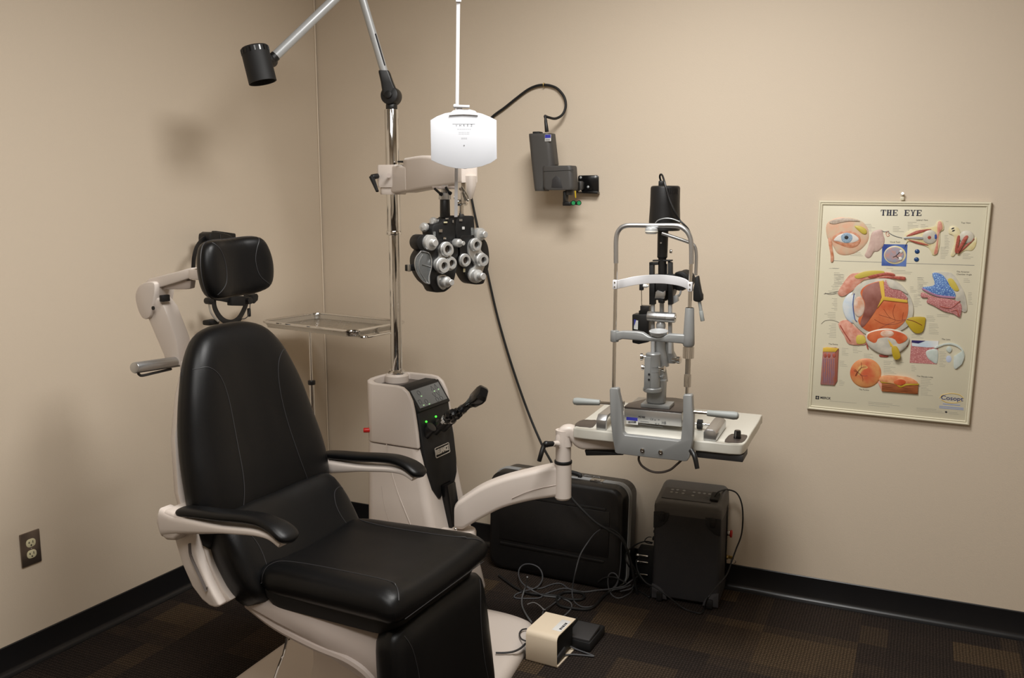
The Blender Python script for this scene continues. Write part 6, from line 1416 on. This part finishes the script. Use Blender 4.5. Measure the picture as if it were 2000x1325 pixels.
# ================================================================== FOOT SWITCH with beige guard and black pedal behind
def build_foot():
    f0 = at_height(1027, 1291, 0); FF = Frame(f0.x, f0.y, -28)
    t = thing('foot_switch', FF, 'cream steel foot-switch guard box open on its right side, beside the base plate', 'foot switch')
    w_ = .116; h = .112; d = .155
    prof = [(0.0, 0.0)]
    def guard(off):
        r = .018; o = [(off, 0.004)]
        o += [(off, h-r)]+[(off+r-(r-off*0)*math.cos(math.radians(a)), h-r+(r)*math.sin(math.radians(a))-off) for a in (20, 45, 70)]+[(r, h-off), (d, h-off)]
        return o
    th = .003; r = .018
    outer = [(.012, 0), (.004, .002), (0, .008), (0, h-r)]+[(r-r*math.cos(math.radians(a)), h-r+r*math.sin(math.radians(a))) for a in (22, 45, 68, 90)]+[(d, h)]
    inner = [(d, h-th)]+[(r-(r-th)*math.cos(math.radians(a)), h-r+(r-th)*math.sin(math.radians(a))) for a in (90, 68, 45, 22)]+[(th, h-r), (th, .010), (.006, .0045), (.012, .003), (d, .003), (d, 0)]
    g = G(); g.prism(outer+inner, 0, 0, w_, 0); obj('steel_guard', g, beigem, t)
    g = G(); g.box((w_/2-.004, d/2+.004, .062), (w_-.012, d-.012, .092), .002); obj('inner_housing', g, blackm, t)
    g = G(); g.box((w_/2+.004, .05, .022), (w_-.016, .07, .028), .004, rot=Matrix.Rotation(math.radians(8), 4, 'X')); obj('foot_pedal', g, darkg, t)
    g = G(); g.box((w_-.022, .085, h+.0004), (.034, .085, .0008), .0003); lb = obj('label', g, labelw, t)
    g = G(); 
    for k in range(5): g.box((w_-.014, .072+.011*k-.012, h+.001), (.009, .006 if k % 2 else .009, .0004))
    obj('print', g, inkd, lb)
    p = at_height(1105, 1268, 0); PF = Frame(p.x, p.y, -26)
    t = thing('foot_pedal', PF, 'low black foot pedal block on the carpet just behind the cream guard', 'pedal')
    p2 = at_height(1140, 1268, 0); L = (p2-p).length
    g = G(); g.box((.035, .085, .018), (.105, .15, .036), .006); obj('pedal_base', g, blackm, t)
    g = G(); g.box((.035, .068, .042), (.095, .11, .014), .004, rot=Matrix.Rotation(math.radians(5), 4, 'X')); pp = obj('pedal_plate', g, darkg, t)
    g = G(); g.box((-.006, .06, .055), (.008, .12, .02), .002); obj('side_cheek', g, blackm, t)
build_foot()

# ================================================================== CABLES on the carpet
def cable(name, label, pts, r, m, seg=8):
    K = lambda x, y: (960+x/5.5206, 980+y/5.5206)
    P = []
    for q in pts:
        p = at_height(*K(q[0], q[1]), max(r+.001, q[2] if len(q) > 2 else 0)); l = SCF.loc(p)
        if -.02 < l.x < .625 and l.y > -.012: p = SCF.w(SCF.y(*K(q[0], q[1]), -.008-r))      # lies in front of the suitcase, not inside it
        P.append(p)
    g = G(); g.tube(P, r, seg, 6); o = obj(name, g, m); tag(o, label, 'cable', 'cables on the carpet'); return o
greyc2 = mat('mid_grey_cord', (78, 79, 82), .5)
cable('grey_cord', 'light grey cord rising from the cream guard box to a free end',
      [(430, 1300, .03), (380, 1230, .02), (335, 1140, .01), (327, 1060, .01), (345, 980, .02), (375, 900, .05), (383, 830, .09), (386, 815, .1)], .0032, greycord)
cable('looped_cord', 'grey cord with a big round loop lying near the suitcase corner',
      [(560, 1020), (440, 960, .03), (340, 890, .03), (295, 810, .03), (300, 730, .03), (350, 682, .03), (430, 678, .03), (505, 712, .03), (545, 775, .03), (545, 850, .02), (500, 915, .015), (430, 950), (375, 962), (330, 975), (260, 1005), (248, 1035), (300, 1046), (430, 1046), (520, 1040), (560, 1010), (640, 975), (760, 940), (850, 945), (980, 975), (1120, 960), (1250, 948), (1350, 930), (1430, 912), (1500, 860), (1590, 800, .03)], .0028, greyc2)
cable('wavy_cord', 'grey cord running in shallow waves along the front of the suitcase',
      [(380, 915), (440, 940), (540, 935), (620, 905), (700, 885), (760, 892), (830, 940), (900, 965), (1000, 975), (1060, 972), (1150, 958)], .0028, greyc2)
cable('thick_black_cable', 'thick black cable snaking from under the chair and coiling on the carpet',
      [(80, 800), (160, 860), (260, 930), (360, 980), (470, 1000), (600, 1010), (700, 1020), (760, 1035), (830, 1055), (900, 1060), (970, 1055), (1000, 1030), (985, 995), (930, 978), (850, 975), (770, 985), (715, 1025), (700, 1070), (730, 1120), (810, 1145), (900, 1155), (1000, 1165), (1080, 1150), (1140, 1100), (1190, 1040), (1250, 990), (1290, 950)], .0052, rubber, 10)
cable('tied_cord', 'grey cord with a twist tie coming out above the cream guard box',
      [(550, 1220, .03), (560, 1180, .03), (600, 1150, .02), (660, 1110, .01), (730, 1055), (745, 1030)], .0028, greyc2)
cable('curved_cord', 'grey cord curving from the tangle down to the right rear of the cream guard box',
      [(560, 1018), (650, 1028), (740, 1038), (800, 1060), (850, 1090), (865, 1130), (845, 1175), (800, 1220), (770, 1245)], .0028, greycord)
cable('long_thin_cable', 'thin dark cable hanging in front of the suitcase and bending across the carpet',
      [(1175, 300, .245), (1110, 350, .23), (1040, 440, .20), (970, 550, .17), (935, 640, .14), (905, 760, .1), (885, 850, .06), (873, 940, .02), (870, 1000), (890, 1075), (940, 1120), (1000, 1140), (1090, 1130), (1160, 1080), (1230, 1010), (1310, 955), (1410, 935), (1500, 900)], .0026, greyc2)
cable('knotted_cord', 'grey cord forming a small loop close to the lower right suitcase corner',
      [(1150, 870), (1200, 830, .02), (1255, 815, .03), (1330, 818, .03), (1400, 850, .02), (1470, 890), (1560, 950), (1650, 1000), (1700, 1030), (1720, 1000), (1715, 920, .02)], .0032, rubber)
cable('small_loop_cord', 'light grey cord looping upward between suitcase and laser console',
      [(1390, 970), (1500, 940), (1540, 890, .02), (1550, 830, .03), (1520, 960), (1430, 1025), (1360, 1042), (1300, 1010), (1268, 950, .01), (1255, 880, .03), (1262, 800, .05), (1300, 770, .06), (1345, 790, .05), (1365, 840, .03), (1350, 900, .01), (1330, 930)], .0026, greyc2)
cable('hanging_cords', 'black cable hanging from the suitcase edge down to the floor beside the silver plugs',
      [(1180, 285, .25), (1250, 285, .25), (1330, 320, .24), (1390, 370, .23), (1440, 440, .21), (1460, 540, .17), (1500, 640, .13), (1540, 720, .10), (1600, 820, .06), (1680, 880, .03), (1740, 930, .012)], .0036, rubber)
cable('thin_side_cord', 'thin grey cord dropping straight down the right rim of the suitcase',
      [(1340, 330, .24), (1400, 385, .225), (1398, 500, .18), (1395, 640, .13), (1385, 740, .09), (1370, 830, .05), (1340, 900, .01), (1310, 930)], .0022, greyc2)
cable('wall_side_cord', 'thin dark cord arching from the console plug toward the suitcase',
      [(1735, 445, .20), (1660, 432, .21), (1590, 450, .2), (1520, 490, .18), (1465, 540, .16), (1445, 600, .14), (1470, 680, .11), (1530, 760, .08)], .0028, rubber)
cable('plug_loop_cord', 'tiny cord loop at the left side plugs of the laser console',
      [(1725, 385, .232), (1690, 385, .232), (1658, 410, .225), (1656, 435, .215), (1690, 450, .21), (1730, 455, .205)], .0018, rubber)
# twist tie
g = G(); K = lambda x, y, z: at_height(960+x/5.5206, 980+y/5.5206, z)
g.tube([K(385, 1110, .03), (K(420, 1095, .035)), K(460, 1090, .035), K(510, 1115, .034), K(550, 1150, .034), K(580, 1170, .034)], .0026, 6, 4, flat=.4); g.torus(K(565, 1165, .032), (.3, .3, 1), .006, .0016, seg=14)
tag(obj('twist_tie', g, mat('grey_tie', (140, 140, 142), .5)), 'pale grey twist tie curling up from the cord behind the cream guard box', 'tie')
# cords by the foot switch
K2 = lambda x, y: (920+x/3.118, 900+y/3.118)
g = G(); g.tube([at_height(*K2(150, 1172), .052), at_height(*K2(200, 1172), .052), at_height(*K2(255, 1165), .052), at_height(*K2(300, 1145), .05), at_height(*K2(332, 1115), .045)], .0036, 10, 6)
tag(obj('base_plate_cord', g, darkg), 'short dark cord crossing the pale base plate into the cream guard box', 'cable')
g = G(); g.tube([at_height(*K2(338, 1025), .05), at_height(*K2(310, 1032), .052), at_height(*K2(295, 1055), .052), at_height(*K2(305, 1085), .052), at_height(*K2(332, 1100), .05)], .0028, 8, 6)
tag(obj('side_loop_cord', g, darkg), 'small dark cord loop at the left side of the cream guard box', 'cable')
g = G(); g.tube([at_height(*K2(590, 1125), .02), at_height(*K2(640, 1150), .006), at_height(*K2(700, 1172), .005), at_height(*K2(748, 1192), .005), at_height(*K2(700, 1188), .005), at_height(*K2(620, 1182), .005), at_height(*K2(540, 1188), .012)], .003, 8, 6)
tag(obj('pedal_cord', g, greyc2), 'grey cord folding to a point on the carpet right of the cream guard box', 'cable')

# ================================================================== CAMERA, LIGHT
cam = bpy.data.cameras.new('camera'); cam.sensor_width = 36; cam.sensor_fit = 'HORIZONTAL'; cam.lens = F/2000*36; cam.clip_start = .05
co = bpy.data.objects.new('camera', cam); co.location = EYEP; co.rotation_euler = (PI/2-TILT, 0, 0)
cam.shift_y = 0
bpy.context.scene.collection.objects.link(co); bpy.context.scene.camera = co
def area(name, loc, sx, sy, power, col, yaw=-24.5):
    l = bpy.data.lights.new(name, 'AREA'); l.shape = 'RECTANGLE'; l.size = sx; l.size_y = sy; l.energy = power; l.color = col
    o = bpy.data.objects.new(name, l); o.location = loc; o.rotation_euler = (0, 0, math.radians(yaw)); bpy.context.scene.collection.objects.link(o); return o
LC = (1, .985, .955)
area('ceiling_troffer', (.24, 2.24, 2.715), .62, .62, 44, LC)
area('ceiling_troffer', (-.5, 1.0, 2.715), 1.3, 1.2, 43, LC)
w = bpy.data.worlds.new('world'); bpy.context.scene.world = w; w.use_nodes = True
w.node_tree.nodes['Background'].inputs['Color'].default_value = (.9, .88, .85, 1); w.node_tree.nodes['Background'].inputs['Strength'].default_value = .05
vs = bpy.context.scene.view_settings; vs.view_transform = 'Standard'; vs.look = 'None'; vs.gamma = 1; vs.use_curve_mapping = False; vs.exposure = 0
bpy.context.scene.display_settings.display_device = 'sRGB'
